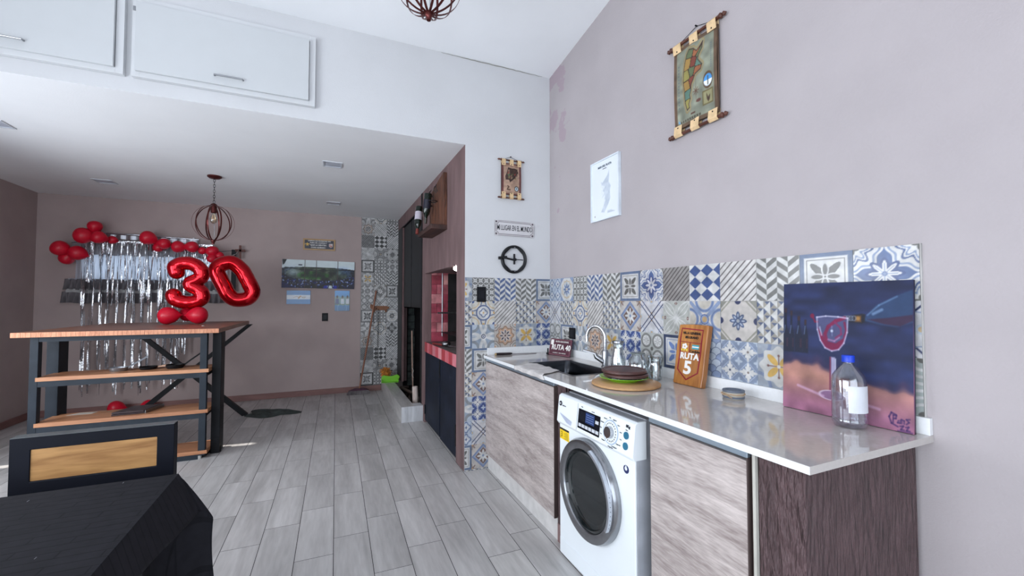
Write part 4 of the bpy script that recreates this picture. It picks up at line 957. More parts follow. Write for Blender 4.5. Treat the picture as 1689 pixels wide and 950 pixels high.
def P_ba(u, v):
    p = Pic(u, v, hx(96,52,50), .02); p.rect(.10, .90, .04, .96, hx(168,138,118)); p.c *= (.88+.2*fnoise(u, v*2, 8, 9))[:, None]
    p.rect(.14, .86, .90, .925, hx(120,84,66), .8)
    A = [(.10+.78*x, .20+.74*y*1.0) for x, y in BA]; p.poly(A, hx(66,44,34)); r = np.random.RandomState(2)
    for k in range(16):
        a, b = r.rand(2); x, y = .25+.5*a, .50+.32*b; q = hx(*[(150,60,50),(120,110,70),(90,120,84),(168,130,110)][k % 4]); p.circ(x, y, .045, q, .8)
    for k in range(12): a, b, c, d = r.rand(4); p.seg(.22+.6*a, .46+.38*b, .22+.6*c, .46+.38*d, .016, hx(46,28,24), .9)
    for k in range(2): p.line(A+[A[0]], .024, hx(40,24,22))
    p.put((np.hypot((u-.76)/.115, (v-.20)/.085)-1)*.09, hx(40,36,30)); p.put((np.hypot((u-.76)/.085, (v-.20)/.062)-1)*.07, hx(190,206,216)); p.circ(.76, .205, .03, hx(60,80,84))
    p.line([(.30,.27),(.36,.24),(.30,.20),(.28,.16),(.42,.15)], .04, hx(72,50,36)); p.rect(.18, .80, .065, .078, hx(84,58,46), .8); return p.c
def scroll(label, loc, rz, w, h, rodw, fn, nx, nz, uneven=0, n_tab=3):
    """leather map hung between two turned rods; loc = centre of the picture on the wall"""
    t = thing('leather_scroll', label, 'wall hanging', loc, rz)
    def bend(U, V): return -.006*np.sin(PI*V)+.004*np.cos(U*7)
    link('map_panel', painted('map_panel', w, h, nx, nz, fn, M_LEATH, .014, body=hx(70,50,44), bend=bend), t, (-w/2, -.010, -h/2))
    for s in (1, -1):
        z = s*(h/2+.028); k = w*.045+.003
        part('rod', MB().tube([(-rodw/2,-.02,z),(-rodw/2+.012,-.02,z),(-rodw/2+.022,-.02,z),(-rodw/2+.03,-.02,z),(-rodw/2+.05,-.02,z),(rodw/2-.05,-.02,z),(rodw/2-.03,-.02,z),(rodw/2-.022,-.02,z),(rodw/2-.012,-.02,z),(rodw/2,-.02,z)],
             [.003,k*.8,k*.45,k*.95,k*.55,k*.55,k*.95,k*.45,k*.8,.003], 12), M_ROD, t, smooth=True)
        for i in range(n_tab):
            x = (i-(n_tab-1)/2)*(w*.40); ww = w*.19
            P = [(x, -.006, s*(h/2-.018)), (x, -.008, s*(h/2+.008)), (x, -.010, z), (x, -.022, z+s*k*.75), (x, -.033, z), (x, -.031, s*(h/2+.008)), (x, -.027, s*(h/2-.020))]
            tb = part('leather_tab', MB().tube(P, 1, closed=False, flat=(.002, ww), up0=(1,0,0)), M_TAB, t, smooth=False)
            part('stud', MB().ell((x, -.030, s*(h/2-.008)), .004, .003, .004, 8, 6), M_BLACK, tb)
    part('cord', MB().tube([(-w*.40, -.02, h/2+.03), (0, -.004, h/2+.035+w*.15), (w*.40, -.02, h/2+.03)], .0016, 6), M_BLACK, t)
    part('nail', MB().cyl((0, 0, h/2+.036+w*.15), (0, -.014, h/2+.036+w*.15), .004, 10), M_BLACK, t)
    return t
scroll('large leather map scroll on dark rods, high on the pink wall', RW(1.600, 2.510, .001), RROT, .282, .445, .385, P_arg, 90, 140)
scroll('small leather map scroll on the white wall above the street sign', (1.398, YF-.001, 2.362), 0, .178, .262, .245, P_ba, 60, 90)

# framed city map
def P_map(u, v):
    p = Pic(u, v, hx(226,232,238), .012); n = fnoise(u, v*1.4, 15, 4)
    S = [(.66,.80),(.60,.72),(.42,.62),(.36,.64),(.40,.58),(.50,.54),(.42,.48),(.48,.44),(.40,.36),(.50,.40),(.52,.30),(.44,.20),(.36,.12),(.48,.10),(.62,.22),(.70,.32),(.68,.44),(.72,.52),(.64,.60),(.66,.70)]
    q = Pic(u, v, (0,0,0)); q.poly(S, (1,1,1)); m = (q.c[:, 0]*(.5+.5*n)*.55)[:, None]; p.c = p.c*(1-m)+np.array(hx(150,164,182))*m
    r = np.random.RandomState(6)
    for k in range(14): a, b = .35+.3*r.rand(), .15+.55*r.rand(); p.seg(a, b, a+.10*(r.rand()-.5), b+.12*(r.rand()-.3), .006, hx(180,190,204), .7)
    for k in range(4): p.rect(.60, .86-.04*k, .075+.012*k, .080+.012*k, hx(150,160,176), .8)
    p.circ(.12, .07, .012, hx(90,60,60)); return p.c
t = thing('framed_city_map', 'white framed pale blue city map poster on the pink wall', 'poster', RW(.805, 2.128, .001), RROT)
link('print', painted('print', .308, .412, 70, 100, P_map, mat_paint('poster_paper', .25, .3, .02, 4), .012, body=hx(220,226,232)), t, (-.154, -.002, -.206))
mb = MB().box(-.16,-.151,-.022,0,-.215,.215).box(.151,.16,-.022,0,-.215,.215).box(-.151,.151,-.022,0,-.215,-.206).box(-.151,.151,-.022,0,.206,.215); part('frame', mb, mat('frame_white', hx(214,222,230), .3), t)
text('lettering', 'MAR DEL PLATA', .021, mat('print_grey', hx(70,84,100), .6), t, (0, -.0148, .165), 1.0, bold=.0006); text('lettering', 'ARGENTINA', .008, MATS['print_grey'], t, (0, -.0148, .145), 1)

# enamel street sign
def P_sign(u, v):
    p = Pic(u, v, hx(206,204,206), .012); x = np.abs(u-.5)*2.85; y = np.abs(v-.5); p.rect(.0, 1, 0, 1, hx(120,108,112)); p.rect(.008, .992, .03, .97, hx(206,204,206))
    d = np.maximum(x-1.33, y-.40); k = np.minimum(1.33-x, .40-y); p.put(np.abs(d)*.35-.004, hx(66,58,64)); cr = np.hypot(x-1.33, y-.40); p.put((cr-.15)*.35, hx(206,204,206)); p.put(np.abs(cr-.15)*.35-.004+np.where(d > 0, .1, 0), hx(66,58,64)); p.put((cr-.07)*.35, hx(90,80,86)); return p.c
t = thing('street_sign', 'white enamel plate reading MI LUGAR EN EL MUNDO', 'sign', (1.4355, YF-.0015, 1.949), (0, math.radians(0.6), 0))
link('plate', painted('plate', .356, .125, 140, 50, P_sign, mat_paint('enamel', .25, .3, .04, 10), .006, body=hx(110,100,104), bend=lambda U, V: -.004*np.cos((V-.5)*PI)), t, (-.178, 0, -.0625))
text('lettering', 'MI LUGAR EN EL MUNDO', .062, M_DKTXT, t, (0, -.0108, .001), .455, bold=.0002)

# cast iron wheel with ratchet handle
t = thing('iron_wheel', 'round black cast iron ring with cross latch on white wall', 'ornament', (1.4275, YF-.001, 1.691))
mb = MB(); n = 48; R0 = .118
pts_o = [(R0*math.cos(2*PI*i/n), R0*math.sin(2*PI*i/n)) for i in range(n)]
def hexr(a):   # stretched octagon cut-out
    P = [(.092,0),(.083,.04),(.030,.092),(-.030,.092),(-.083,.04),(-.092,0),(-.083,-.04),(-.030,-.092),(.030,-.092),(.083,-.04)]
    d = Vector((math.cos(a), math.sin(a))); best = .1
    for i in range(len(P)):
        p = Vector(P[i]); q = Vector(P[(i+1) % len(P)]); e = q-p; den = d.x*e.y-d.y*e.x
        if abs(den) < 1e-9: continue
        tt = (p.x*e.y-p.y*e.x)/den; uu = (p.x*d.y-p.y*d.x)/den
        if tt > 0 and -1e-6 <= uu <= 1.000001: best = tt
    return best*1.02
vs = []; 
for i in range(n):
    a = 2*PI*i/n; h = hexr(a)
    for r_, y in ((h, -.004), (h, -.018), ((h+R0)/2, -.022), (R0-.008, -.024), (R0, -.016), (R0, -.004)): vs.append((r_*math.cos(a), y, r_*math.sin(a)))
fs = [(i*6+j, i*6+(j+1) % 6, ((i+1) % n)*6+(j+1) % 6, ((i+1) % n)*6+j) for i in range(n) for j in range(6)]
mb.add(vs, fs); M_IRON = mat('cast_iron', hx(18,20,24), .45, .1, var=.15, scale=20, bump=.1); part('ring', mb, M_IRON, t, smooth=True)
part('upright', MB().box(-.007,.007,-.022,-.010,-.042,.046), M_IRON, t, bev=.002); part('spindle', MB().tube([(-.02,-.016,0),(.078,-.016,-.002)], .0035, 8), M_IRON, t)
part('handle', MB().tube([(-.150,-.034,.004),(-.125,-.036,.006),(-.115,-.036,.008),(-.08,-.032,.012),(-.07,-.030,.004),(-.02,-.026,-.004),(.012,-.024,-.004)], [.012,.014,.008,.014,.008,.008,.009], 10).ell((.008,-.024,-.002),.011,.008,.011), M_IRON, t, bev=.001)
for x, z in ((0,.098),(0,-.098),(-.10,.012),(.079,-.002)): part('bolt', MB().cyl((x,-.019,z),(x,-.030,z),.006,8), mat('worn_bolt', hx(120,120,124), .4, .6), t)

# ------------------------------------------------------------------ overhead cupboards above the low room
M_CUPB = mat('cupboard_white', hx(196,199,201), .5, var=.004)
def cupboard(x0, x1, label, hx0, hx1):
    t = thing('overhead_cupboard', label, 'cupboard', ((x0+x1)/2, YF-.001, 2.69), 0, 'overhead cupboards'); w = (x1-x0)/2; fw = .038
    mb = MB(); mb.box(-w, -w+fw, -.035, 0, 0, .49).box(w-fw, w, -.035, 0, 0, .49).box(-w+fw, w-fw, -.035, 0, 0, .038).box(-w+fw, w-fw, -.035, 0, .452, .49).box(-w+fw, w-fw, -.01, 0, .038, .452)
    part('frame', mb, mat('cupboard_frame', hx(204,206,208), .55, var=.004), t, bev=.001)
    d = part('door', MB().box(-w+.022, w-.040, -.056, -.036, .030, .452), M_CUPB, t, bev=.001)
    a, b = hx0-(x0+x1)/2, hx1-(x0+x1)/2
    part('handle', MB().tube([(a,-.056,.082),(a,-.078,.080),(b,-.078,.080),(b,-.056,.082)], .005, 8), M_STEEL, d)
    part('hinge', MB().box(-w+.003, -w+.02, -.04, -.0345, .40, .425), M_STEEL, t)
cupboard(-2.20, -1.128, 'left overhead cupboard door above the low ceiling edge', -1.70, -1.545)
cupboard(-1.092, -.096, 'right overhead cupboard door above the low ceiling edge', -.672, -.518)

# ceiling lights
def clight(x, y, z, lab, slope=0):
    t = thing('ceiling_light', lab, 'ceiling light', (x, y, z), 0, 'flush square ceiling lights'); s = .082
    mb = MB(); mb.box(-s, s, -s, -s+.012, -.006, 0).box(-s, s, s-.012, s, -.006, 0).box(-s, -s+.012, -s+.012, s-.012, -.006, 0).box(s-.012, s, -s+.012, s-.012, -.006, 0); part('frame', mb, mat('light_frame', hx(200,204,210), .4), t)
    part('diffuser', MB().box(-s+.012, s-.012, -s+.012, s-.012, -.002, 0), mat('diffuser_off', hx(188,194,206), .3), t)
clight(.028, 4.165, ZC, 'square ceiling light nearest the wine rack'); clight(.055, 5.825, ZC, 'square ceiling light near the far tiled strip')
clight(-2.16, 5.73, ZC, 'square ceiling light above the balloons'); clight(-2.18, 4.155, ZC, 'square ceiling light cut by the left picture edge')

# pendants
M_COP = mat('aged_copper', hx(92,46,44), .35, .75, var=.1)
def pendant(loc, chain_top, label, hoops=6, rz=0.0):
    """loc = centre of the globe; chain_top = height of the ceiling above it"""
    t = thing('pendant_lamp', label, 'pendant lamp', (loc[0], loc[1], loc[2]), rz, 'globe cage pendant lamps'); R = .178
    for k in range(hoops):
        a = PI*k/hoops; pts = []
        for i in range(49):
            th = 2*PI*i/48
            if i == 48: break
            pts.append((R*math.sin(th)*math.cos(a), R*math.sin(th)*math.sin(a), R*math.cos(th)))
        mb = MB(); q = []
        w = .0065
        for i, p in enumerate(pts):
            sx_, sy_ = -math.sin(a)*w, math.cos(a)*w; k_ = 1-.0022/R
            q += [(p[0]+sx_, p[1]+sy_, p[2]), (p[0]-sx_, p[1]-sy_, p[2]), ((p[0]*k_-sx_), (p[1]*k_-sy_), p[2]*k_), ((p[0]*k_+sx_), (p[1]*k_+sy_), p[2]*k_)]
        n = len(pts); mb.add(q, [(i*4+j, i*4+(j+1) % 4, ((i+1) % n)*4+(j+1) % 4, ((i+1) % n)*4+j) for i in range(n) for j in range(4)])
        part('hoop', mb, M_COP, t)
    part('bottom_finial', MB().lathe([(0,-.212),(.012,-.212),(.014,-.195),(.021,-.188),(.022,-.170),(0,-.170)], 16), M_COP, t, smooth=True)
    part('top_cap', MB().lathe([(.03,.168),(.03,.182),(.018,.196),(.006,.20),(0,.2)], 20), M_COP, t, smooth=True)
    part('socket', MB().lathe([(0,.168),(.026,.168),(.026,.105),(.02,.10),(0,.10)], 20), M_COP, t, smooth=True)
    bb = part('bulb', MB().lathe([(.013,.10),(.014,.085),(.028,.06),(.033,.035),(.026,.008),(.010,-.006),(0,-.008)], 20), MATS.get('bulb_glass') or mat_thin('bulb_glass', hx(244,240,226), .2, .6), t, smooth=True)
    part('filament', MB().tube([(-.008,0,.08),(-.012,0,.03),(0,.006,.045),(.012,0,.03),(.008,0,.08)], .0014, 6), mat('filament', hx(200,150,80), .4, emit=hx(255,200,120), estr=.6), bb)
    part('rod', MB().cyl((.012,0,-.17),(.006,0,.0),.0022,8), M_STEEL, t)
    ch = MB(); top = chain_top-loc[2]; zz = .20; k = 0
    while zz < top-.03:
        r1, r2 = .008, .017; c = (0, 0, zz+.014); P = []
        for i in range(12):
            a = 2*PI*i/12; x = r1*math.cos(a); z = r2*math.sin(a); P.append((x, 0, c[2]+z) if k % 2 == 0 else (0, x, c[2]+z))
        ch.tube(P, .0022, 6, True); zz += .027; k += 1
    part('chain', ch, M_BLACK, t); part('ceiling_rose', MB().lathe([(0,top),(.062,top),(.062,top-.012),(.045,top-.024),(.01,top-.03),(0,top-.03)], 28), M_COP, t, smooth=True)
    return t
pendant((-1.058, 5.045, 2.128), ZC, 'copper globe cage pendant hanging over the bar table', 5, .25)
pendant((.478, 2.190, 3.058), zhigh(2.19), 'dark copper globe cage pendant cut by the top edge', 6, .55)

# ------------------------------------------------------------------ far wall: pictures
def pic(name, label, cat, x0, x1, z0, z1, fn, nx, nz, th=.012, parts=None, rough=.3, body=hx(40,42,50), coat=.3):
    t = thing(name, label, cat, ((x0+x1)/2, YFAR-.001, (z0+z1)/2)); w, h = x1-x0, z1-z0
    link('picture', painted('picture', w, h, nx, nz, fn, mat_paint('print_%d' % (rough*100), rough, coat, .06, 12), th, body=body), t, (-w/2, 0, -h/2)); return t
def P_stad(u, v):
    p = Pic(u, v, hx(196,206,214), .012); n = fnoise(u*2, v, 22, 11); n2 = fnoise(u*2, v, 9, 12); n3 = fnoise(u*3, v*1.2, 20, 13)
    x = (u-.5)/.5
    roof = .66+.12*(1-x*x)**.5*0+.10*np.sqrt(np.clip(1-x*x*.9, 0, 1))
    k = (v < roof); p.c[k] = (np.array(hx(60,70,80))*(.5+1.0*n)[:, None])[k]
    e = np.hypot((u-.47)/.42, (v-.50)/.30); p.c = np.where((e < 1)[:, None]&k[:, None], np.array(hx(84,92,80))*(.5+.9*n2)[:, None], p.c)
    e2 = np.hypot((u-.42)/.22, (v-.46)/.14); p.c = np.where((e2 < 1)[:, None], np.array(hx(60,92,52))*(.6+.8*n2)[:, None], p.c)
    fog = np.exp(-(((u-.14)/.10)**2+((v-.55)/.18)**2))[:, None]*.7; p.c = p.c*(1-fog)+np.array(hx(170,186,196))*fog
    fog = np.exp(-(((u-.84)/.10)**2+((v-.62)/.14)**2))[:, None]*.5; p.c = p.c*(1-fog)+np.array(hx(110,140,180))*fog
    lo = np.clip((.30+.22*x*x*np.abs(x)-v)/.05, 0, 1)[:, None]; crowd = np.array(hx(34,44,74))*(.3+1.5*n)[:, None]+np.where(n3 > .78, .4, 0)[:, None]; p.c = p.c*(1-lo)+crowd*lo
    p.poly([(0,0),(0,.26),(.06,.14),(.16,.05),(.2,0)], hx(44,54,100)); p.poly([(1,0),(1,.22),(.93,.12),(.85,0)], hx(30,38,80))
    for a, c in ((.59,hx(60,70,150)),(.66,hx(196,206,216)),(.73,hx(50,70,160)),(.52,hx(30,60,50)),(.80,hx(26,30,40)),(.44,hx(24,24,30)),(.36,hx(30,28,38))): p.circ(a,.15,.025,hx(40,36,36),sx=2.3); p.poly([(a-.03,0),(a+.03,0),(a+.02,.11),(a-.02,.11)], c)
    p.poly([(0,1),(.06,1),(.03,.84),(.01,.80)], hx(50,52,54)); p.poly([(.22,.80),(.27,.80),(.27,.84),(.22,.84)], hx(80,84,88)); p.line([(.05,.72),(.25,.66),(.5,.64),(.75,.66),(.93,.70)], .03, hx(40,46,50), .7); p.c = np.clip((p.c-.45)*1.45+.37+.14*(fnoise(u*2.5, v*1.4, 24, 31)-.5)[:, None]*(v < .74)[:, None], .02, .9); return p.c
t = thing('stadium_canvas', 'four part wide canvas print of a crowded football stadium', 'picture', (-.112, YFAR-.001, 1.727), (0, math.radians(.7), 0), None)
M_CANV = mat_paint('canvas_print', .5, .05, .05, 12)
for a, b in ((0,.304),(.304,.460),(.460,.758),(.758,1.0)):
    w = .955; link('canvas_panel', painted('canvas_panel', (b-a)*w-.008, .40, int(170*(b-a))+10, 84, P_stad, M_CANV, .022, (a, b, 0, 1), body=hx(30,34,44)), t, (-w/2+a*w+.004, 0, -.20))
def P_flag(u, v):
    p = Pic(u, v, hx(66,128,186), .02); p.rect(0, 1, .35, .68, hx(206,214,222)); p.line([(.28,.48),(.42,.56),(.50,.50),(.58,.60),(.66,.50),(.80,.52)], .03, hx(150,110,60), .8); p.line([(.50,.42),(.58,.60)], .05, hx(176,120,50)); p.ring(.72,.49,.05,.02,hx(120,110,90),.7)
    p.line([(.25,.84),(.75,.84)], .05, hx(44,96,160), .7); return p.c
pic('flag_print', 'small light blue and white flag picture below the stadium', 'picture', -.523, -.222, 1.302, 1.492, P_flag, 50, 32, .010)
def P_post(u, v):
    p = Pic(u, v, hx(70,132,186), .03); p.c = p.c*(.8+.4*v)[:, None]; 
    p.put(np.abs(v-.5)-.22+.02*np.sin(u*20), hx(120,150,150)); p.rect(0, 1, .30, .40, hx(84,110,84), .8)
    for x, c in ((.16,hx(70,80,120)),(.52,hx(206,212,220)),(.86,hx(196,200,208))): p.poly([(x-.12,.34),(x+.12,.34),(x+.10,.60),(x-.10,.60)], c); p.circ(x,.68,.065,hx(120,90,76)); p.circ(x,.71,.06,hx(28,24,26),.9)
    p.ring(.5,.12,.3,.03,hx(150,190,220),.6); return p.c
pic('team_poster', 'small glossy blue poster with three footballers beside the tiles', 'poster', .100, .300, 1.200, 1.495, P_post, 36, 50, .008)
def P_plq(u, v):
    p = Pic(u, v, hx(176,138,84), .02); x = np.abs(u-.5)*2.6; y = np.abs(v-.5); p.put(np.maximum(x-1.17, y-.38)*.4, hx(24,28,50)); p.circ(.13,.5,.09,hx(190,160,90)); p.circ(.13,.48,.075,hx(24,30,66),sx=1.2); p.poly([(.13,.68),(.155,.55),(.18,.53),(.16,.45),(.17,.33),(.13,.40),(.09,.33),(.10,.45),(.08,.53),(.105,.55)], hx(214,170,60))
    p.poly([(.80,.62),(.92,.62),(.92,.36),(.86,.26),(.80,.36)], hx(210,196,190)); p.poly([(.815,.54),(.905,.54),(.905,.38),(.86,.31),(.815,.38)], hx(180,84,60)); return p.c
t = pic('club_plaque', 'dark blue football plaque with gold edge above the stadium canvas', 'plaque', -.326, .096, 2.078, 2.240, P_plq, 80, 34, .012, body=hx(150,116,70))
for s_, z, q in (('CAMPEON LIGA PROFESIONAL 2022', .050, .019), ('FUERA DEL CAMPEON Y', .022, .021), ('QUE LA SIENTEN', -.010, .028), ('COMO QUERIAN !', -.044, .024)): text('lettering', s_, q, M_WPR, t, (-.012 if q > .02 else .0, -.0135, z), .98, bold=.0008)
text('lettering', 'LPF', .040, M_WPR, t, (.152, -.0135, -.004), .8, bold=.0008)

# ------------------------------------------------------------------ window with ruffled curtain on the far wall
wf = MB(); d0, d1 = YFAR+.05, YFAR+.09
wf.box(WX0, WX1, d0, d1, WZ0, WZ0+.03).box(WX0, WX1, d0, d1, WZ1-.03, WZ1).box(WX0, WX0+.03, d0, d1, WZ0+.03, WZ1-.03).box(WX1-.03, WX1, d0, d1, WZ0+.03, WZ1-.03).box(-1.98, -1.95, d0, d1, WZ0+.03, WZ1-.03)
w1 = struct('window_1', wf, mat('window_frame_white', hx(220,224,228), .4))
for a, b in ((WX0+.03, -1.98), (-1.95, WX1-.03)): part('pane', MB().box(a, b, YFAR+.068, YFAR+.072, WZ0+.03, WZ1-.03), MATS.get('window_glass') or mat_thin('window_glass', hx(248,250,252), .05, .9), w1)
def mat_cloth(name, col, tr):
    m = mat(name, col, .9, var=.04, scale=20); nt = m.node_tree; b = nt.nodes['Principled BSDF']; o = nt.nodes['Material Output']
    tl = nt.nodes.new('ShaderNodeBsdfTranslucent'); tl.inputs[0].default_value = lin(col)+(1,); mx = nt.nodes.new('ShaderNodeMixShader'); mx.inputs[0].default_value = tr
    nt.links.new(b.outputs[0], mx.inputs[1]); nt.links.new(tl.outputs[0], mx.inputs[2]); nt.links.new(mx.outputs[0], o.inputs[0]); return m
M_SHEER = mat_cloth('sheer_white', hx(226,230,238), .75); M_RUFF = mat_cloth('ruffle_grey', hx(120,116,120), .15); M_LACE = mat_cloth('lace_white', hx(190,190,190), .3); M_GREYC = mat_cloth('grey_sheer', hx(176,172,176), .35)
t = thing('window_curtain', 'short curtain with grey ruffles and a white lace band', 'curtain', (-2.0, YFAR-.035, 1.32))
cx0, cx1 = -.79, .80
def wavy(x0, x1, z0, z1, amp, fq, y=0, th=0, flare=0):
    mb = MB(); n = int((x1-x0)*fq*8)
    mb.grid(lambda u, v: (x0+(x1-x0)*u, y-(amp*(.35+.65*(1-v)+flare*(1-v)))*(.5+.5*math.sin(2*PI*fq*(x1-x0)*u+1.3*math.sin(11*u))), z0+(z1-z0)*v+.006*math.sin(40*u)*(1-v)), n, 5); return mb
part('sheer_panel', wavy(cx0+.06, cx1-.02, .275, .60, .020, 16), M_SHEER, t, True)
part('top_heading', wavy(cx0+.02, cx1-.16, .58, .735, .014, 14, -.004), M_GREYC, t, True)
part('ruffle', wavy(cx0-.03, cx1+.03, .155, .285, .045, 17, -.012, flare=.5), M_RUFF, t, True); part('ruffle', wavy(cx0-.05, cx1+.02, 0, .135, .045, 17, -.012, flare=.5), M_RUFF, t, True)
part('lace_band', wavy(cx0-.01, cx1, .122, .168, .008, 14, -.034), M_LACE, t, True); part('white_hem', MB().tube([(cx0, -.014, .285), (cx1-.02, -.014, .287)], .006, 6), M_SHEER, t)
t = thing('curtain_rod', 'thin shiny rod above the window behind the balloons', 'curtain rod', (-2.06, YFAR-.03, 2.155))
part('rod', MB().tube([(-.48,0,.015),(.0,0,.008),(.52,0,-.012)], .010, 10), M_CHROME, t, smooth=True)
part('bracket', MB().box(-.47,-.45,0,.029,-.005,.03), M_CHROME, t); part('bracket', MB().box(.45,.47,0,.029,-.03,.01), M_CHROME, t)
part('foil_band', MB().grid(lambda u, v: (-.44+.95*u, -.012+.004*math.sin(60*u), -.05+.05*v-.02*u), 60, 3), mat('foil_soft', hx(176,178,184), .3, .8), t)

# foil fringe curtain: strips hanging from a header tape
M_FOIL = mat('silver_foil', hx(214,216,220), .2, 1.0, var=.05, scale=60, bump=.6, bscale=50)
t = thing('foil_fringe_curtain', 'silver foil fringe hanging in front of the window', 'party curtain', (-2.05, YFAR-.13, 2.06))
part('header_tape', MB().box(-.60, .68, -.002, .002, -.012, .012), M_FOIL, t)
rs = random.Random(12); xs = []
clus = [(-.56,.045,4,1.83),(-.50,.03,3,1.80),(-.42,.03,3,1.83),(-.345,.03,3,1.70),(-.26,.03,4,1.84),(-.17,.03,3,1.80),(-.10,.03,4,1.78),(-.03,.03,4,1.86),(.05,.04,5,1.80),(.14,.03,3,1.45),(.20,.03,4,1.80),(.27,.03,4,1.76),(.33,.03,4,1.82),(.40,.04,4,1.40),(.47,.04,3,.9),(.54,.04,3,.6),(.61,.04,3,.45)]
clus += [(x_, .05, 2, l_) for x_, l_ in ((-.53,.5),(-.44,.75),(-.37,.45),(-.29,.8),(-.21,.5),(-.13,.9),(-.06,.6),(.02,.8),(.10,.5),(.17,.9),(.24,.6),(.30,.8),(.37,.5),(.44,.55),(.51,.4),(.58,.35))]
for x, sp, n, ln in clus:
    for i in range(n+1):
        x0_ = x+rs.uniform(-.045, .045); x1_ = x+rs.uniform(-sp, sp)*.55; L_ = ln*rs.uniform(.93, 1.0) if i else ln; ph = rs.uniform(0, 6); tw = rs.uniform(.6, 2.4); w = rs.uniform(.009, .016); kk = int(L_*26)
        P = []; mb = MB(); vs = []
        yo = rs.uniform(-.02, .02)
        for j in range(kk+1):
            s_ = j/kk; f = 1-math.exp(-s_*5); cx_ = x0_+(x1_-x0_)*f+.002*math.sin(5*s_+ph); a = ph*.3+tw*s_*PI+rs.uniform(-.10, .10); dx_, dy_ = w/2*math.cos(a), w/2*math.sin(a)
            vs += [(cx_-dx_, yo-dy_+.004*math.sin(7*s_+ph), -L_*s_), (cx_+dx_, yo+dy_+.004*math.sin(7*s_+ph), -L_*s_)]
        mb.add(vs, [(2*j, 2*j+1, 2*j+3, 2*j+2) for j in range(kk)]); part('foil_strip', mb, M_FOIL, t)

# ------------------------------------------------------------------ balloons
M_BALL = mat('red_latex', hx(208,8,44), .45, var=.04, coat=.15); M_BALB = M_BALL
def balloon_mesh():
    pr = [(0,-1.18),(.05,-1.17),(.035,-1.10),(.07,-1.04),(.22,-.95),(.50,-.74),(.78,-.42),(.95,-.05),(1.0,.25),(.93,.60),(.75,.86),(.48,1.03),(.2,1.11),(0,1.13)]
    return MB().lathe(pr, 26).mesh('balloon', M_BALL, True)
BM = balloon_mesh()
def balloon(c, r, dirv, label, grp):
    """c centre, r radius, dirv = direction from knot to crown"""
    o = link('balloon', BM, None, c); o.scale = (r, r, r); o.rotation_euler = Vector(dirv).to_track_quat('Z', 'Y').to_euler(); tag(o, label, 'balloon', grp); return o
gy = YFAR-.20
G_ = 'balloons of the garland over the window'
balloon((-2.790, gy, 1.940), .086, (-1,-.2,.5), 'red balloon at the outer left end of the garland', G_)
balloon((-2.640, gy, 1.895), .084, (-.8,0,.25), 'red balloon second from the left end, pointing down right', G_)
balloon((-2.760, gy+.05, 1.850), .072, (-.5,.3,-.5), 'red balloon tucked below the outermost left pair', G_)
balloon((-2.510, gy, 2.205), .070, (.1,0,1), 'highest red balloon, on top of the left cluster', G_)
balloon((-2.580, gy-.03, 2.100), .092, (-1,0,.1), 'large red balloon low in the cluster of the highest balloon', G_)
balloon((-2.440, gy-.05, 2.085), .074, (-.8,-.3,.2), 'red balloon at right in the cluster of the highest balloon', G_)
balloon((-2.360, gy+.06, 2.075), .048, (-.9,0,.2), 'small dark red balloon behind that cluster at the rod', G_)
balloon((-2.000, gy, 2.110), .084, (-1,-.2,.35), 'red balloon left in the cluster at window centre', G_)
balloon((-1.860, gy-.02, 2.050), .068, (.9,-.2,-.1), 'red balloon right in the cluster at window centre', G_)
balloon((-1.930, gy+.07, 2.025), .062, (.2,.2,-1), 'red balloon half hidden under the window centre cluster', G_)
balloon((-1.700, gy, 2.020), .074, (-1,0,.1), 'red balloon directly above the top of numeral 3', G_)
balloon((-1.580, gy-.02, 2.025), .072, (1,0,0), 'red balloon right of the one above numeral 3', G_)
balloon((-1.355, gy, 1.965), .074, (-.2,-.2,1), 'red balloon above the gap between 3 and 0', G_)
balloon((-1.460, gy+.02, 1.985), .048, (-1,0,.1), 'small red balloon left of the one above 3 and 0', G_)
balloon((-1.355, gy-.03, 1.895), .056, (-.1,0,-1), 'small red balloon hanging lowest between 3 and 0', G_)
balloon((-1.275, gy+.01, 1.925), .052, (-.9,0,.6), 'small red balloon touching the shoulder of numeral 0', G_)
cord = MB().tube([(-2.72,gy+.03,2.02),(-2.60,gy,2.04),(-2.3,gy+.04,2.07),(-2.0,gy,2.09),(-1.8,gy,2.04),(-1.5,gy,2.02),(-1.3,gy,1.98),(-1.06,gy-.08,2.0),(-1.08,gy+.15,2.01)], .003, 6)
tag(part('garland_cord', cord, M_BLACK), 'thin black cord carrying the red balloon garland', 'cord')
G2 = 'balloons under the numeral three'
balloon((-1.445, 5.24, 1.197), .088, (-1,0,-.05), 'red balloon on the bar table, left foot of numeral 3', G2)
balloon((-1.225, 5.23, 1.197), .088, (1,0,0), 'red balloon on the bar table, right foot of numeral 3', G2)
balloon((-1.335, 5.36, 1.205), .075, (0,1,.1), 'red balloon between and behind the two foot balloons', G2)
balloon((-2.255, 6.45, .083), .080, (-1,0,.1), 'red balloon lying on the floor behind the lower shelf, left', 'balloons on the floor')
balloon((-1.990, 6.48, .072), .070, (1,0,.1), 'red balloon lying on the floor behind the dark board', 'balloons on the floor')
M_MET = mat('red_metallic_foil', hx(206,2,26), .17, .8, var=.03, bump=.035, bscale=7, coat=.3)
def smoothpts(P, n, closed=False):
    out = []; k = len(P); P = [Vector(p) for p in P]
    rngi = range(k) if closed else range(k-1)
    for i in rngi:
        p0 = P[(i-1) % k] if closed or i > 0 else P[0]; p1 = P[i]; p2 = P[(i+1) % k]; p3 = P[(i+2) % k] if closed or i < k-2 else P[-1]
        for j in range(n):
            t_ = j/n; out.append(.5*((2*p1)+(p2-p0)*t_+(2*p0-5*p1+4*p2-p3)*t_*t_+(3*p1-p0-3*p2+p3)*t_**3))
    if not closed: out.append(P[-1])
    return out
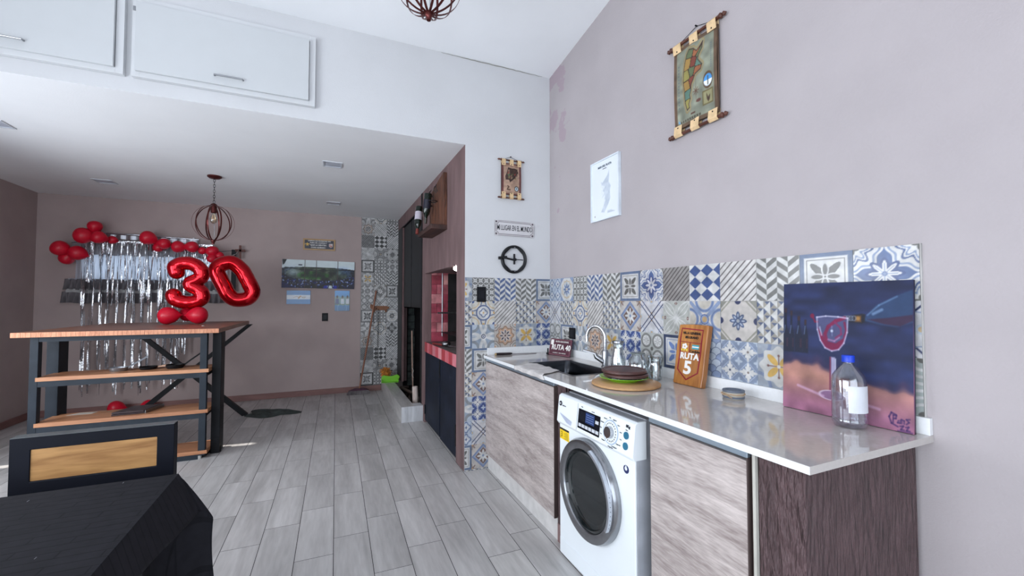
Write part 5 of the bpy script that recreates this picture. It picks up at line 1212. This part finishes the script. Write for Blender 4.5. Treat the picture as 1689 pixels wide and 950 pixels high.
c3 = (-1.305, 5.30, 1.285)
P3 = [(-1.415,1.632),(-1.425,1.690),(-1.365,1.728),(-1.280,1.722),(-1.212,1.662),(-1.214,1.580),(-1.300,1.512),(-1.214,1.440),(-1.200,1.360),(-1.262,1.322),(-1.345,1.322),(-1.418,1.352),(-1.436,1.395)]
P3 = [(x-c3[0], 0, (z-1.28)*.985+1.29-c3[2]) for x, z in P3]; S = smoothpts(P3, 6); k = len(S)
R3 = [.070*(1+.012*math.sin(i*1.35)) for i in range(k)]
o = tag(part('number_balloon', MB().tube(S, R3, 20).ell(tuple(S[0]), .0695, .0695, .0695).ell(tuple(S[-1]), .0695, .0695, .0695), M_MET, None, True, loc=c3), 'glossy red foil balloon shaped as numeral 3 on bar table', 'foil balloon', 'foil number balloons')
c0 = (-1.00, 5.90, 1.575)
P0 = [(-1.150,1.775),(-1.045,1.800),(-.950,1.720),(-.905,1.640),(-.860,1.545),(-.830,1.450),(-.885,1.372),(-1.000,1.360),(-1.075,1.420),(-1.120,1.515),(-1.165,1.610),(-1.195,1.700)]
P0 = [(x-c0[0], 0, z-c0[2]) for x, z in P0]; S = smoothpts(P0, 5, True); k = len(S)
tag(part('number_balloon', MB().tube(S, [.086*(1+.008*math.sin(i*1.3)) for i in range(k)], 20, True), M_MET, None, True, loc=c0), 'glossy red foil balloon shaped as numeral 0, tilted', 'foil balloon', 'foil number balloons')
tag(part('balloon_ribbon', MB().tube([(-1.06,6.37,2.0),(-1.05,6.15,1.93),(-1.045,5.92,1.885)], .0015, 5).tube([(-1.05,6.15,1.93),(-1.10,6.1,1.90),(-1.09,6.05,1.94)], .0012, 5), M_WPR), 'thin white ribbon tying numeral 0 to the garland cord', 'ribbon')
t = thing('tie_strap', 'black strap with a small brown wooden cross behind numeral 0', 'strap', (-1.15, YFAR-.05, 1.47)); part('strap', MB().box(-.026,.028,-.004,.0,.0,.56), M_BLACK, t)
part('cross', MB().box(.06,.085,-.02,-.005,.44,.62).box(.015,.13,-.02,-.005,.535,.565), mat('cross_wood', hx(96,46,36), .5, var=.1), t, label='brown wooden cross')

# ------------------------------------------------------------------ bar table with shelves
M_TOPW = mat_wood('bar_top_wood', hx(116,78,60), hx(156,110,90), .42, 'x', .8, fine=.5); M_SHW = mat_wood('shelf_wood', hx(146,94,64), hx(194,140,102), .4, 'x', .9)
BX0, BX1, BY0, BY1, BZ = -2.135, -.850, 4.320, 5.850, 1.107
t = thing('bar_table', 'high wooden bar table on black steel frame with three shelves', 'table', (-1.5, 4.36, 0)); ox, oy = 1.5, -4.36
def bb_(x0, x1, y0, y1, z0, z1): return (x0+ox, x1+ox, y0+oy, y1+oy, z0, z1)
part('tabletop', MB().box(*bb_(BX0, BX1, BY0, BY1, BZ-.038, BZ)), M_TOPW, t, bev=.002)
mb = MB(); n = 46; rs = random.Random(4)
ends = MB()
M_END = mat_wood('top_edge_wood', hx(172,104,70), hx(222,160,122), .45, 'z', 6, fine=.5)
for i in range(n):
    a = BX0+(BX1-BX0)*i/n; b = BX0+(BX1-BX0)*(i+1)/n; ends.box(*bb_(a+.0008, b-.0008, BY0-.0015, BY0, BZ-.037, BZ-.001))
part('edge_blocks', ends, M_END, t, label='lighter block-glued front edge')
part('front_post', MB().box(*bb_(-.989, -.940, 4.36, 4.41, .03, BZ-.038)), M_BLUEBLK, t, bev=.002)
part('front_post', MB().box(*bb_(-2.046, -1.998, 4.36, 4.41, .03, BZ-.038)), M_BLUEBLK, t, bev=.002)
part('caster', MB().cyl((-.985+ox, 4.385+oy, 0), (-.985+ox, 4.385+oy, .03), .018, 14), mat('foot_white', hx(210,210,206), .5), t); part('caster', MB().cyl((-2.02+ox, 4.385+oy, 0), (-2.02+ox, 4.385+oy, .03), .018, 14), MATS['foot_white'], t)
part('top_rail', MB().box(*bb_(-1.998, -.989, 4.362, 4.402, BZ-.075, BZ-.038)), M_BLUEBLK, t)
for z, lab in ((.762, 'upper'), (.417, 'middle'), (.072, 'lowest')):
    part('shelf', MB().box(*bb_(-2.010, -.925, 4.3585, 4.66, z-.030, z)), M_SHW, t, bev=.001)
    part('shelf_rail', MB().box(*bb_(-1.998, -.989, 4.362, 4.40, z-.073, z-.030)), M_BLUEBLK, t)
    part('side_rail', MB().box(*bb_(-.975, -.940, 4.41, 4.66, z-.065, z-.030)), M_BLACK, t); part('side_rail', MB().box(*bb_(-2.046, -2.012, 4.41, 4.60, z-.065, z-.030)), M_BLUEBLK, t)
part('thick_leg', MB().box(*bb_(-.925, -.858, 4.475, 4.62, .0, BZ-.038)), M_BLACK, t, bev=.003); part('leg_foot', MB().cyl((-.89+ox, 4.52+oy, 0), (-.89+ox, 4.52+oy, .05), .038, 16), M_BLACK, t)
part('thick_leg', MB().box(*bb_(-2.060, -1.985, 4.60, 4.74, .0, BZ-.038)), M_BLUEBLK, t, bev=.003)
def brace(xa, za, xb, zb):
    L_ = Vector((xb-xa, 0, zb-za)); d = L_.normalized(); nn = Vector((-d.z, 0, d.x))*.040; P = [Vector((xa, 0, za))+nn, Vector((xa, 0, za))-nn, Vector((xb, 0, zb))-nn, Vector((xb, 0, zb))+nn]
    P = [(p.x+ox, min(max(p.z, 0.0), BZ-.039)) for p in P]; return MB().prism(P, 5.78+oy, 5.83+oy, 'y')
part('cross_brace', brace(-.865, -.01, -1.945, 1.105), M_BLACK, t); part('cross_brace', brace(-.835, 1.105, -1.985, -.005), M_BLACK, t)
part('plug_dot', MB().cyl((-1.075+ox, 4.82+oy, BZ), (-1.075+ox, 4.82+oy, BZ+.004), .012, 14), mat('foot_white', hx(210,210,206), .5), t)

# pans on the upper shelf
def pan(loc, r, h, rz, m, label, hlen=.13, rise=.07, wood=False):
    t = thing('frying_pan', label, 'pan', loc, rz)
    part('dish', MB().lathe([(0,0),(r*.85,0),(r*.97,h*.6),(r,h),(r-.004,h),(r*.94,h*.5),(r*.83,.004),(0,.004)], 32), m, t, smooth=True)
    part('handle', MB().tube([(r-.006,0,h*.7),(r+hlen*.4,0,h*.7+rise*.45),(r+hlen,0,h*.7+rise)], .006, 8, flat=(.022,.012)), mat('wood_grip', hx(196,156,128), .5) if wood else m, t); return t
pan((-1.580, 4.52, .7625), .062, .030, math.radians(15), mat('aluminium_pan', hx(150,154,160), .3, .85), 'small aluminium frying pan on the upper bar shelf', .12, .085)
pan((-1.388, 4.54, .7625), .064, .022, math.radians(5), mat('cast_iron_pan', hx(14,14,17), .5, spec=.25), 'flat black cast iron pan with pale handle, middle of shelf', .06, .010, True)
pan((-1.200, 4.52, .7625), .066, .032, math.radians(8), MATS['cast_iron_pan'], 'deep black pan with raised handle beside the front post', .11, .095)
# dark folding board on the middle shelf
t = thing('dark_board', 'dark brown folded board lying askew on middle shelf', 'board', (-1.47, 4.50, .4175), math.radians(3))
part('lower_leaf', MB().prism([(-.11,-.10),(.10,-.10),(.17,.12),(-.03,.12)], 0, .012), mat('dark_leather', hx(44,28,32), .35, var=.1), t, bev=.002); part('upper_leaf', MB().prism([(-.11,-.095),(.095,-.10),(.165,.115),(-.03,.115)], .014, .028), MATS['dark_leather'], t, bev=.002)
part('metal_edge', MB().prism([(.101,-.10),(.105,-.10),(.175,.12),(.171,.12)], 0, .026), M_STEEL, t)
tag(part('paper_sheet', MB().prism([(-.16,-.03),(.0,-.035),(.02,.03),(-.10,.04)], 0, .001), mat('paper', hx(206,200,190), .8), None, loc=(-1.76, 4.60, .4175)), 'thin white paper strip lying on the middle shelf', 'paper')

# floor cloth
def rag(u, v):
    a = 2*PI*u; R = (1+.16*math.sin(3*a+1)+.10*math.sin(5*a+2))*v; x = .29*R*math.cos(a); y = .20*R*math.sin(a)
    return (x, y, .002+.022*abs(math.sin(17*x+9*y)*math.cos(21*y-6*x))*(1-v**4)+.004*(1-v))
mb = MB().grid(rag, 60, 22); bpy_o = part('floor_rag', mb, mat('rag_green_black', hx(62,70,68), .95, var=.12, scale=20, bump=.5), None, True, loc=(-.60, 5.80, 0.001)); tag(bpy_o, 'crumpled dark green rag on the floor by the bar brace', 'rag')
bpy_o.rotation_euler = (0, 0, math.radians(-20))

# ------------------------------------------------------------------ chair and dining table in the foreground
M_CHB = mat('chair_black', hx(12,15,26), .55, var=.06, spec=.2); M_CHT = mat('chair_black_edge', hx(84,88,90), .45)
M_INL = mat_wood('inlay_pine', hx(140,98,56), hx(202,156,100), .4, 'x', 1.6, dist=5, fine=.2)
t = thing('dining_chair', 'black dining chair with pale wood inlay in its back', 'chair', (-.784, 2.10, 0))
mb = MB(); w = .235; wi = w-.055
O_ = [(-w,.560),(w,.560),(w,.853),(-w,.853)]; I_ = [(-wi,.697),(wi,.697),(wi,.809),(-wi,.809)]
vs = [(x, y, z) for y in (-.022, .022) for q in (O_, I_) for x, z in q]; fs = []
for i in range(4):
    j = (i+1) % 4; fs += [(i, j, 4+j, 4+i), (8+i, 12+i, 12+j, 8+j), (i, 8+i, 8+j, j), (4+i, 4+j, 12+j, 12+i)]
mb.add(vs, fs)
part('backrest', mb, M_CHB, t, bev=.003); part('inlay', MB().box(-w+.0552, w-.0552, -.0185, .010, .6972, .8088), M_INL, t, label='pale pine inlay panel')
part('back_rim', MB().box(-w+.001, w-.001, -.021, .023, .8532, .8562), M_CHT, t)
part('back_post', MB().box(w-.045, w, -.02, .02, .02, .56), M_CHB, t, bev=.002); part('back_post', MB().box(-w, -w+.045, -.02, .02, .02, .56), M_CHB, t, bev=.002)
part('seat', MB().box(-w, w, -.25, .0, .43, .48), M_CHB, t, bev=.006)
for s in (-1, 1): part('leg', MB().box(s*(w-.022)-.02, s*(w-.022)+.02, -.245, -.205, .0, .43), M_CHB, t, bev=.002); part('leg', MB().box(s*(w-.022)-.02, s*(w-.022)+.02, -.018, .018, 0, .021), M_CHB, t)
# table under the cloth
TX1, TY1, TZ, TX0, TY0 = -.462, 1.800, .745, -1.95, .55
t = thing('dining_table', 'dining table hidden under the black cloth', 'table', (-1.2, 1.2, 0))
part('tabletop', MB().box(TX0+1.2, TX1+1.2-.003, TY0-1.2, TY1-1.2-.003, TZ-.03, TZ-.004), M_DKBR, t)
for x in (TX0+.08, TX1-.08):
    for y in (TY0+.08, TY1-.10): part('leg', MB().box(x+1.2-.03, x+1.2+.03, y-1.2-.03, y-1.2+.03, 0, TZ-.03), M_BLACK, t)
# cloth: flat top, a short flap on the right side, a longer flap on the far side, joined in a corner fold
def cloth_pt(a, b):
    """a, b distances beyond the right and the far edge (negative = on the table)"""
    f_ = .52+.48*max(0, min(1, (min(b, 0)+.85)/.85)); a = a*f_ if a > 0 else a
    x = TX1+min(a, 0); y = TY1+min(b, 0); z = TZ
    sl = .02+.14*max(0, min(1, (x+.53)/.06))      # hangs straighter in front of the chair seat
    if a > 0 and b <= 0: x += a*.34; z -= a*.94
    elif b > 0 and a <= 0: y += b*sl; z -= b*.985; 
    elif a > 0 and b > 0:
        m = min(a, b); x += .34*a+.32*m; y += .16*b+.06*m; z -= ((.94*a)**3+(.985*b)**3)**(1/3)+.02*m
    return (x, y, z)
mb = MB(); n1, n2 = 64, 60; A = [-(TX1-TX0)+(TX1-TX0)*i/44 for i in range(45)]+[.0115*(i+1) for i in range(13)]; 
B = [-(TY1-TY0)+(TY1-TY0)*i/44 for i in range(45)]+[.016*(i+1) for i in range(44)]
vs = []; na = len(A)
for b in B:
    for a in A:
        p = cloth_pt(a*(1+.0*b), b); r_ = 0
        if a > 0: p = (p[0]+.006*math.sin(9*b+2)*a/.1, p[1], p[2])
        if b > 0: p = (p[0], p[1]+.005*math.sin(13*a+1)*min(b, .3)/.3, p[2])
        vs.append(p)
fs = [(j*na+i, j*na+i+1, (j+1)*na+i+1, (j+1)*na+i) for j in range(len(B)-1) for i in range(na-1)]
mb.add(vs, fs)
M_CLO = mat('black_table_cloth', hx(33,33,38), .85, var=.05, scale=30, spec=.15)
o = tag(part('table_cloth', mb, M_CLO, None, True), 'black woven table cloth covering the table before the chair', 'tablecloth'); md = o.modifiers.new('th', 'SOLIDIFY'); md.thickness = .002; md.offset = 1
# woven ridges and small light dashes in the cloth's weave
nt = M_CLO.node_tree; N = nt.nodes; L = nt.links; bs = N['Principled BSDF']; tc = N.new('ShaderNodeTexCoord')
br = N.new('ShaderNodeTexBrick'); br.offset = .5; br.inputs['Scale'].default_value = 1.0; br.inputs['Brick Width'].default_value = .19; br.inputs['Row Height'].default_value = .034; br.inputs['Mortar Size'].default_value = .0018
br.inputs['Color1'].default_value = (0,0,0,1); br.inputs['Color2'].default_value = (0,0,0,1); br.inputs['Mortar'].default_value = (1,1,1,1)
L.new(tc.outputs['Object'], br.inputs['Vector']); bp = N.new('ShaderNodeBump'); bp.inputs['Strength'].default_value = .6; bp.inputs['Distance'].default_value = .003; bp.invert = True
br.inputs['Mortar Size'].default_value = .0022; src = bs.inputs['Base Color'].links[0].from_socket; mxc = N.new('ShaderNodeMix'); mxc.data_type = 'RGBA'; mxc.blend_type = 'MULTIPLY'; mk_ = N.new('ShaderNodeMath'); mk_.operation = 'MULTIPLY'; mk_.inputs[1].default_value = .38; L.new(br.outputs['Color'], mk_.inputs[0]); L.new(mk_.outputs[0], mxc.inputs[0]); L.new(src, mxc.inputs[6]); mxc.inputs[7].default_value = (.15,.15,.17,1); L.new(mxc.outputs[2], bs.inputs['Base Color']); L.new(br.outputs['Color'], bp.inputs['Height']); L.new(bp.outputs[0], bs.inputs['Normal'])
part('weave_dash', MB(), M_CLO, None) if False else None
dash = MB(); rs = random.Random(9)
for i in range(46):
    x, y = rs.uniform(-1.3, -.60), rs.uniform(.75, 1.78); l = rs.uniform(.008, .018); dash.box(x, x+.0016, y, y+l, TZ+.0020, TZ+.0028)
part('weave_dashes', dash, mat('thread_grey', hx(110,112,118), .8), o)

# ------------------------------------------------------------------ the grill and its wall
M_SOOT = mat('sooty_dark', hx(26,24,26), .8, var=.3); M_IRB = mat('black_door', hx(24,30,43), .6, spec=.2, var=.15, scale=5, bump=.08)
t = thing('barbecue_grill', 'built-in brick barbecue with stone hearth inside the brown wall', 'barbecue', (1.0, 4.05, 0)); oy = -4.05; ox = -1.0
part('hearth_slab', MB().box(.012, .66, -.62, .63, .78, .885), mat('hearth_grey', hx(92,88,88), .6, var=.15, scale=12, bump=.2), t)
cols = [hx(206,120,130), hx(176,58,70), hx(196,96,106), hx(170,50,60), hx(214,140,146), hx(184,70,82)]
for i in range(10):
    y = -.62+i*.125; part('edge_tile', MB().box(.0, .0115, y+.002, y+.123, .782, .888), mat('edge_tile_%d' % (i % 6), cols[i % 6], .35, var=.1, scale=14, stretch=(1,1,.3), coat=.2), t, bev=.001)
# side and back lining of red glazed bricks
rcol = [hx(152,62,78), hx(192,124,128), hx(128,46,60), hx(172,92,102), hx(206,146,144)]
def brick(mi, *a): return part('brick', MB().box(*a), mat('red_brick_%d' % mi, rcol[mi], .4, var=.18, scale=10, coat=.15), t, bev=.0015)
rs = random.Random(21)
for r in range(8):
    z = .887+r*.107; x = .06-(.075 if r % 2 else .0)
    while x < .64:
        x0, x1 = max(x, .0715), min(x+.148, .655)
        if x1-x0 > .02: brick(rs.choice([0,1,3]) if r % 3 else rs.choice([0,2,4]), x0+.001, x1-.001, .620, .6295, z+.001, z+.106)
        x += .15
part('back_lining', MB().box(.64, .66, -.62, .62, .886, 1.66), M_SOOT, t); part('side_lining', MB().box(.072, .64, -.629, -.619, .886, 1.66), M_SOOT, t)
part('soot_patch', MB().box(.26, .64, .60, .6195, .89, 1.655), M_SOOT, t)
part('hoist_rod', MB().cyl((.18, .56, .95), (.18, .56, 1.655), .008, 10), M_STEEL, t); part('hoist_rod', MB().cyl((.40, .0, .95), (.40, .0, 1.655), .008, 10), M_BLACK, t)
part('grate_bar', MB().box(.10, .36, .44, .455, 1.205, 1.222), M_STEEL, t); part('grate_bar', MB().box(.20, .5, .40, .412, 1.33, 1.34), M_BLACK, t)
mb = MB()
for i in range(12): mb.cyl((.16+.035*i, -.5, 1.00), (.16+.035*i, .5, 1.00), .005, 6)
part('grate', mb, M_BLACK, t)
part('door', MB().box(.008, .03, -.612, -.052, .02, .776), M_IRB, t, bev=.002); part('door', MB().box(.008, .03, -.020, .622, .03, .776), M_IRB, t, bev=.002)
part('door_slot', MB().box(.0, .008, -.048, -.024, .60, .77), M_BLACK, t); part('cabinet_dark', MB().box(.031, .60, -.625, .625, .0, .779), M_SOOT, t)
part('hinge', MB().box(.0, .008, -.60, -.585, .12, .30), M_BLACK, t); part('hinge', MB().box(-.004, .008, .60, .615, .10, .20), M_BLACK, t)
t = thing('poker', 'metal ladle and tongs with red grip lying on hearth', 'utensil', (1.10, 4.00, .888), math.radians(100))
part('grip', MB().cyl((.16,0,.012),(.36,.02,.012),.012,10), mat('grip_red', hx(110,40,40), .5), t); part('shaft', MB().cyl((-.36,-.02,.014),(.16,0,.012),.006,8), M_STEEL, t); part('cup', MB().ell((.08,.0,.030),.045,.045,.028), M_STEEL, t, smooth=True)
t = thing('spot_lamp', 'small lit round lamp under the barbecue lintel', 'lamp', (1.018, 3.500, 1.628))
part('housing', MB().cyl((0,0,.010),(0,0,.031),.020,16), M_BLACK, t); part('lens', MB().ell((0,0,-.002),.024,.034,.022), mat('lamp_lens', hx(255,255,255), .3, emit=hx(255,250,245), estr=40), t, smooth=True)
l = bpy.data.lights.new('spot_lamp_light', 'POINT'); l.energy = 1.6; l.shadow_soft_size = .02; l.color = (1, .97, .94); lo = bpy.data.objects.new('spot_lamp_light', l); C.objects.link(lo); lo.location = (1.14, 3.56, 1.60)

# firewood alcove behind black shutters
t = thing('black_shutters', 'tall black metal shutters hanging over the firewood alcove', 'shutter', (1.0, 5.5, 0)); oy = -5.5
part('panel', MB().box(.020, .035, 4.93+oy, 5.62+oy, 1.262, 2.42), mat('shutter_black', hx(20,22,25), .45, spec=.25, var=.1), t, bev=.003); part('panel', MB().box(.020, .035, 5.66+oy, 6.22+oy, 1.262, 2.42), MATS['shutter_black'], t, bev=.003)
part('frame', MB().box(-.006, .03, 4.835+oy, 4.90+oy, .17, 2.60), M_BLACK, t); part('frame', MB().box(-.004, .03, 6.27+oy, 6.62+oy, .175, 2.43), mat('shutter_frame', hx(24,26,28), .5), t)
part('frame', MB().box(.0, .03, 4.905+oy, 6.265+oy, 2.425, 2.438), M_BLACK, t); part('frame', MB().box(.002, .03, 6.235+oy, 6.262+oy, .175, 2.42), mat('post_brown', hx(104,80,80), .6), t)
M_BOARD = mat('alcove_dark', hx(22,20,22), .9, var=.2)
t = thing('firewood_alcove', 'dark recess with grey brick strip beyond low tiled curb', 'alcove', (1.3, 5.6, 0))
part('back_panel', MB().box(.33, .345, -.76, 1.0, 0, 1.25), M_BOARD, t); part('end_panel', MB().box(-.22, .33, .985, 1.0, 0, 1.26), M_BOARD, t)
part('dark_bed', MB().box(-.385, .33, -.70, .98, .0005, .010), mat('bed_dark', hx(34,30,30), .95, var=.3, scale=20, bump=.5), t)  # thin dark sheet covering the alcove floor
part('wood_post', MB().box(-.27, -.215, .72, .86, .17, 1.245), mat('post_brown', hx(104,80,80), .6, var=.08), t)
rs = random.Random(3)
for i in range(11):
    z = .05+i*.108; part('grey_brick', MB().box(-.16, -.055-rs.random()*.01, .955, .9845, z+.003, z+.104), mat('grey_brick', hx(84,92,90), .8, var=.15, scale=14, bump=.3), t, bev=.004)
t = thing('stick', 'thin pale stick leaning upright inside the alcove', 'stick', (1.13, 6.03, .0)); part('shaft', MB().tube([(.0,0,.0),(-.015,0,.45),(-.02,.02,.92)], .010, 8), mat('pale_stick', hx(170,140,126), .6, var=.1), t, smooth=True); part('string', MB().tube([(-.02,-.012,.40),(.0,-.014,.36),(-.02,-.014,.30),(0,-.012,.26)], .003, 5), M_WPR, t)
M_LOG = mat_wood('birch_log', hx(190,172,164), hx(232,220,212), .8, 'z', 2.0, bump=.2); M_TW = mat_wood('twig_bark', hx(60,48,44), hx(96,80,72), .9, 'x', 2)
t = tag(part('birch_log', MB().tube([(0,0,0),(.004,0,.16),(-.002,0,.30)], [.034,.036,.033], 9), M_LOG, None, loc=(.985, 5.13, .012)), 'pale birch log standing in the alcove by the curb corner', 'log')
rs = random.Random(8)
for i, (x, y, a, l, z) in enumerate([(1.04,5.75,80,.50,.040),(1.12,5.60,60,.55,.040),(1.08,6.00,30,.24,.040),(1.14,5.40,95,.40,.040),(1.10,5.7,75,.5,.10),(1.02,5.85,100,.42,.12),(1.00,6.10,35,.20,.11)]):
    o = part('firewood', MB().tube([(-l/2,0,0),(0,.012,.004),(l/2,0,0)], [.018+.006*rs.random(), .024, .018], 8), M_TW, None, True, loc=(x, y, z)); o.rotation_euler = (0, rs.uniform(-.04,.04), math.radians(a)); tag(o, 'dark split branch in the firewood heap behind the curb', 'firewood', 'firewood in the alcove')
# low L-shaped curb of wood-look tiles
t = thing('low_curb', 'low pale L-shaped curb of wood-look tiles closing the alcove', 'curb', (.763, 4.743, 0))
part('core', MB().box(.008, .135, .008, 1.89, 0, .165).box(.135, .236, .008, .135, 0, .165), M_TGROUT, t)
M_CT = mat_wood('curb_tile', hx(168,166,164), hx(206,204,202), .35, 'y', 1.2, dist=4); M_CTx = mat_wood('curb_tile_z', hx(176,178,182), hx(214,216,220), .35, 'z', 1.2, dist=4)
for a, b in ((.001,.56),(.562,1.12),(1.122,1.68),(1.682,1.89)): part('tile', MB().box(0, .0075, a, b, .001, .171), M_CT, t); part('tile', MB().box(.0078, .137, max(a,.0085), b, .1655, .172), M_CT, t); part('tile', MB().box(.1352, .142, max(a,.142), b, .001, .171), M_CT, t)
for a, b in ((.0,.070),(.0712,.236)): part('tile', MB().box(a, b, -.001, .0075, .001, .171), M_CTx, t)
part('tile', MB().box(.138, .236, .0085, .14, .1655, .172), M_CTx, t)

# wine rack on the brown wall
t = thing('wine_rack', 'rough dark wooden wall board with ledge holding two wine bottles', 'wine rack', (1.0, 3.98, 2.0)); M_RUS = mat_wood('rustic_wood', hx(24,13,11), hx(122,74,50), .6, 'z', 1.8, dist=4, bump=.5)
part('backboard', MB().prism([(-.235,.045),(.33,.045),(.345,.25),(.335,.40),(.25,.45),(.02,.50),(-.225,.535),(-.24,.3)], -.035, -.001, 'x'), M_RUS, t, bev=.003)
part('ledge', MB().box(-.15, -.001, -.24, .36, .0, .045), mat_wood('rustic_wood_y', hx(30,18,17), hx(78,48,40), .6, 'y', .9, dist=4, bump=.5), t, bev=.004)
for y in (.02, .24):
    part('neck_ring', MB().tube([(-.075+.04*math.cos(a), y+.045*math.sin(a), .31) for a in np.linspace(0, 2*PI, 17)][:-1], .004, 6, True), M_IRON, t)
    part('hook', MB().tube([(-.035,y+.03,.40),(-.06,y+.03,.44),(-.05,y+.03,.47)], .004, 6), M_IRON, t); part('hook', MB().tube([(-.035,y-.03,.40),(-.06,y-.03,.44),(-.05,y-.03,.47)], .004, 6), M_IRON, t)
def wine(loc, d, label, lab):
    q = Vector(d).to_track_quat('Z', 'Y').to_euler(); t = thing('wine_bottle', label, 'bottle', loc, tuple(q), 'wine bottles in the rack')
    part('glass', MB().lathe([(0,.0),(.034,.0),(.037,.008),(.037,.175),(.030,.205),(.015,.235),(.013,.285),(.015,.288),(.015,.298),(0,.298)], 24), mat('dark_green_glass', hx(16,30,24), .08, coat=.5, var=.1), t, smooth=True)
    part('paper_label', MB().lathe([(.0375,.06),(.0375,.15)], 24), mat('wine_label_%s' % lab, hx(190,184,196) if lab == 'white' else hx(30,30,46), .6), t, smooth=True); part('capsule', MB().lathe([(.0155,.245),(.0160,.299),(0,.300)], 16), mat('capsule_%s' % lab, hx(120,56,50) if lab == 'white' else hx(60,56,50), .4), t, smooth=True)
wine((.905, 4.12, 2.415), (-.05,.18,-1), 'dark wine bottle with near-black label hanging neck down in rack', 'dark')
wine((.855, 4.30, 2.310), (-.12,-.22,-1), 'dark wine bottle with white label hanging lower in rack', 'white')

# broom, dachshund hook, dustpan, duster
t = thing('broom', 'broom with long wooden handle leaning on the far tiles', 'broom', (.44, 6.46, 0))
part('handle', MB().tube([(.0,0,.075),(.125,.075,.8),(.235,.155,1.50)], .012, 10), mat_wood('broomstick', hx(110,66,48), hx(158,106,80), .5, 'z', 1), t, smooth=True)
part('head', MB().prism([(-.15,.055),(.13,.055),(.06,.085),(-.06,.085)], -.028, .028, 'y'), mat('broom_plum', hx(66,24,48), .5), t, bev=.004)
rs = random.Random(5); mb = MB()
for i in range(130):
    x = rs.uniform(-.145,.125); y = rs.uniform(-.024,.024); mb.tube([(x,y,.056),(x*1.12,y*1.6,.002)], .0022, 4)
o = part('bristles', mb, mat('bristle_grey', hx(110,104,106), .9, var=.2), t); o['kind'] = 'stuff'
part('bristle_core', MB().prism([(-.145,.056),(.125,.056),(.150,.004),(-.170,.004)], -.024, .024, 'y'), MATS['bristle_grey'], t)
t = thing('dachshund_hook', 'brown wooden hook board shaped like a long dog', 'wall hook', (.730, YFAR-.0085, 1.225))
P = [(-.14,.05),(-.13,.075),(-.10,.06),(-.07,.045),(.09,.045),(.135,.03),(.14,.01),(.11,-.005),(.10,-.05),(.08,-.05),(.07,-.02),(-.06,-.02),(-.07,-.05),(-.09,-.05),(-.10,-.01),(-.135,.01)]
part('cutout', MB().prism(P, -.018, 0, 'y'), mat_wood('hook_wood', hx(96,58,38), hx(142,92,60), .5, 'x', 1), t, bev=.002); part('peg', MB().cyl((-.05,-.018,.0),(-.05,-.045,.008),.006,8), M_BLACK, t); part('leash', MB().tube([(-.02,-.022,0),(-.025,-.022,-.5),(-.022,-.022,-.86)], .004, 6), M_BLACK, t)
t = thing('dustpan', 'bright lime green plastic dustpan standing on the curb', 'dustpan', (.848, 6.30, .173), math.radians(-8))
mb = MB(); M_LIME = mat('lime_plastic', hx(116,190,34), .35, var=.03)
mb.prism([(-.115,0),(.115,0),(.135,.075),(.10,.105),(.02,.085),(-.02,.085),(-.10,.10),(-.125,.055)], -.008, .0, 'y'); part('pan', mb, M_LIME, t, bev=.003)
part('floor_plate', MB().box(-.11, .11, -.065, -.008, .0, .006), M_LIME, t); part('side', MB().box(-.118,-.108,-.06,-.002,0,.04), M_LIME, t); part('side', MB().box(.108,.118,-.06,-.002,0,.04), M_LIME, t)
t = thing('feather_duster', 'orange brown duster head standing behind the green dustpan', 'duster', (.800, 6.42, .173))
mb = MB(); rs = random.Random(2)
for i in range(200):
    a = rs.uniform(0, 2*PI); e = rs.uniform(-1.2, 1.4); l = rs.uniform(.05, .105); c = (0,0,.135); d = (math.cos(a)*math.cos(e), math.sin(a)*math.cos(e)*.5, math.sin(e)*.8); mb.tube([c, (c[0]+d[0]*l*.6, c[1]+d[1]*l*.6, c[2]+d[2]*l*.6+.01), (c[0]+d[0]*l, c[1]+d[1]*l, c[2]+d[2]*l-.015)], .004, 4, flat=(.018,.004))
o = part('feathers', mb, mat('feather_orange', hx(190,124,52), .8, var=.25, scale=30), t); o['kind'] = 'stuff'; part('handle', MB().cyl((0,0,0),(0,0,.17),.012,10), M_TW, t)
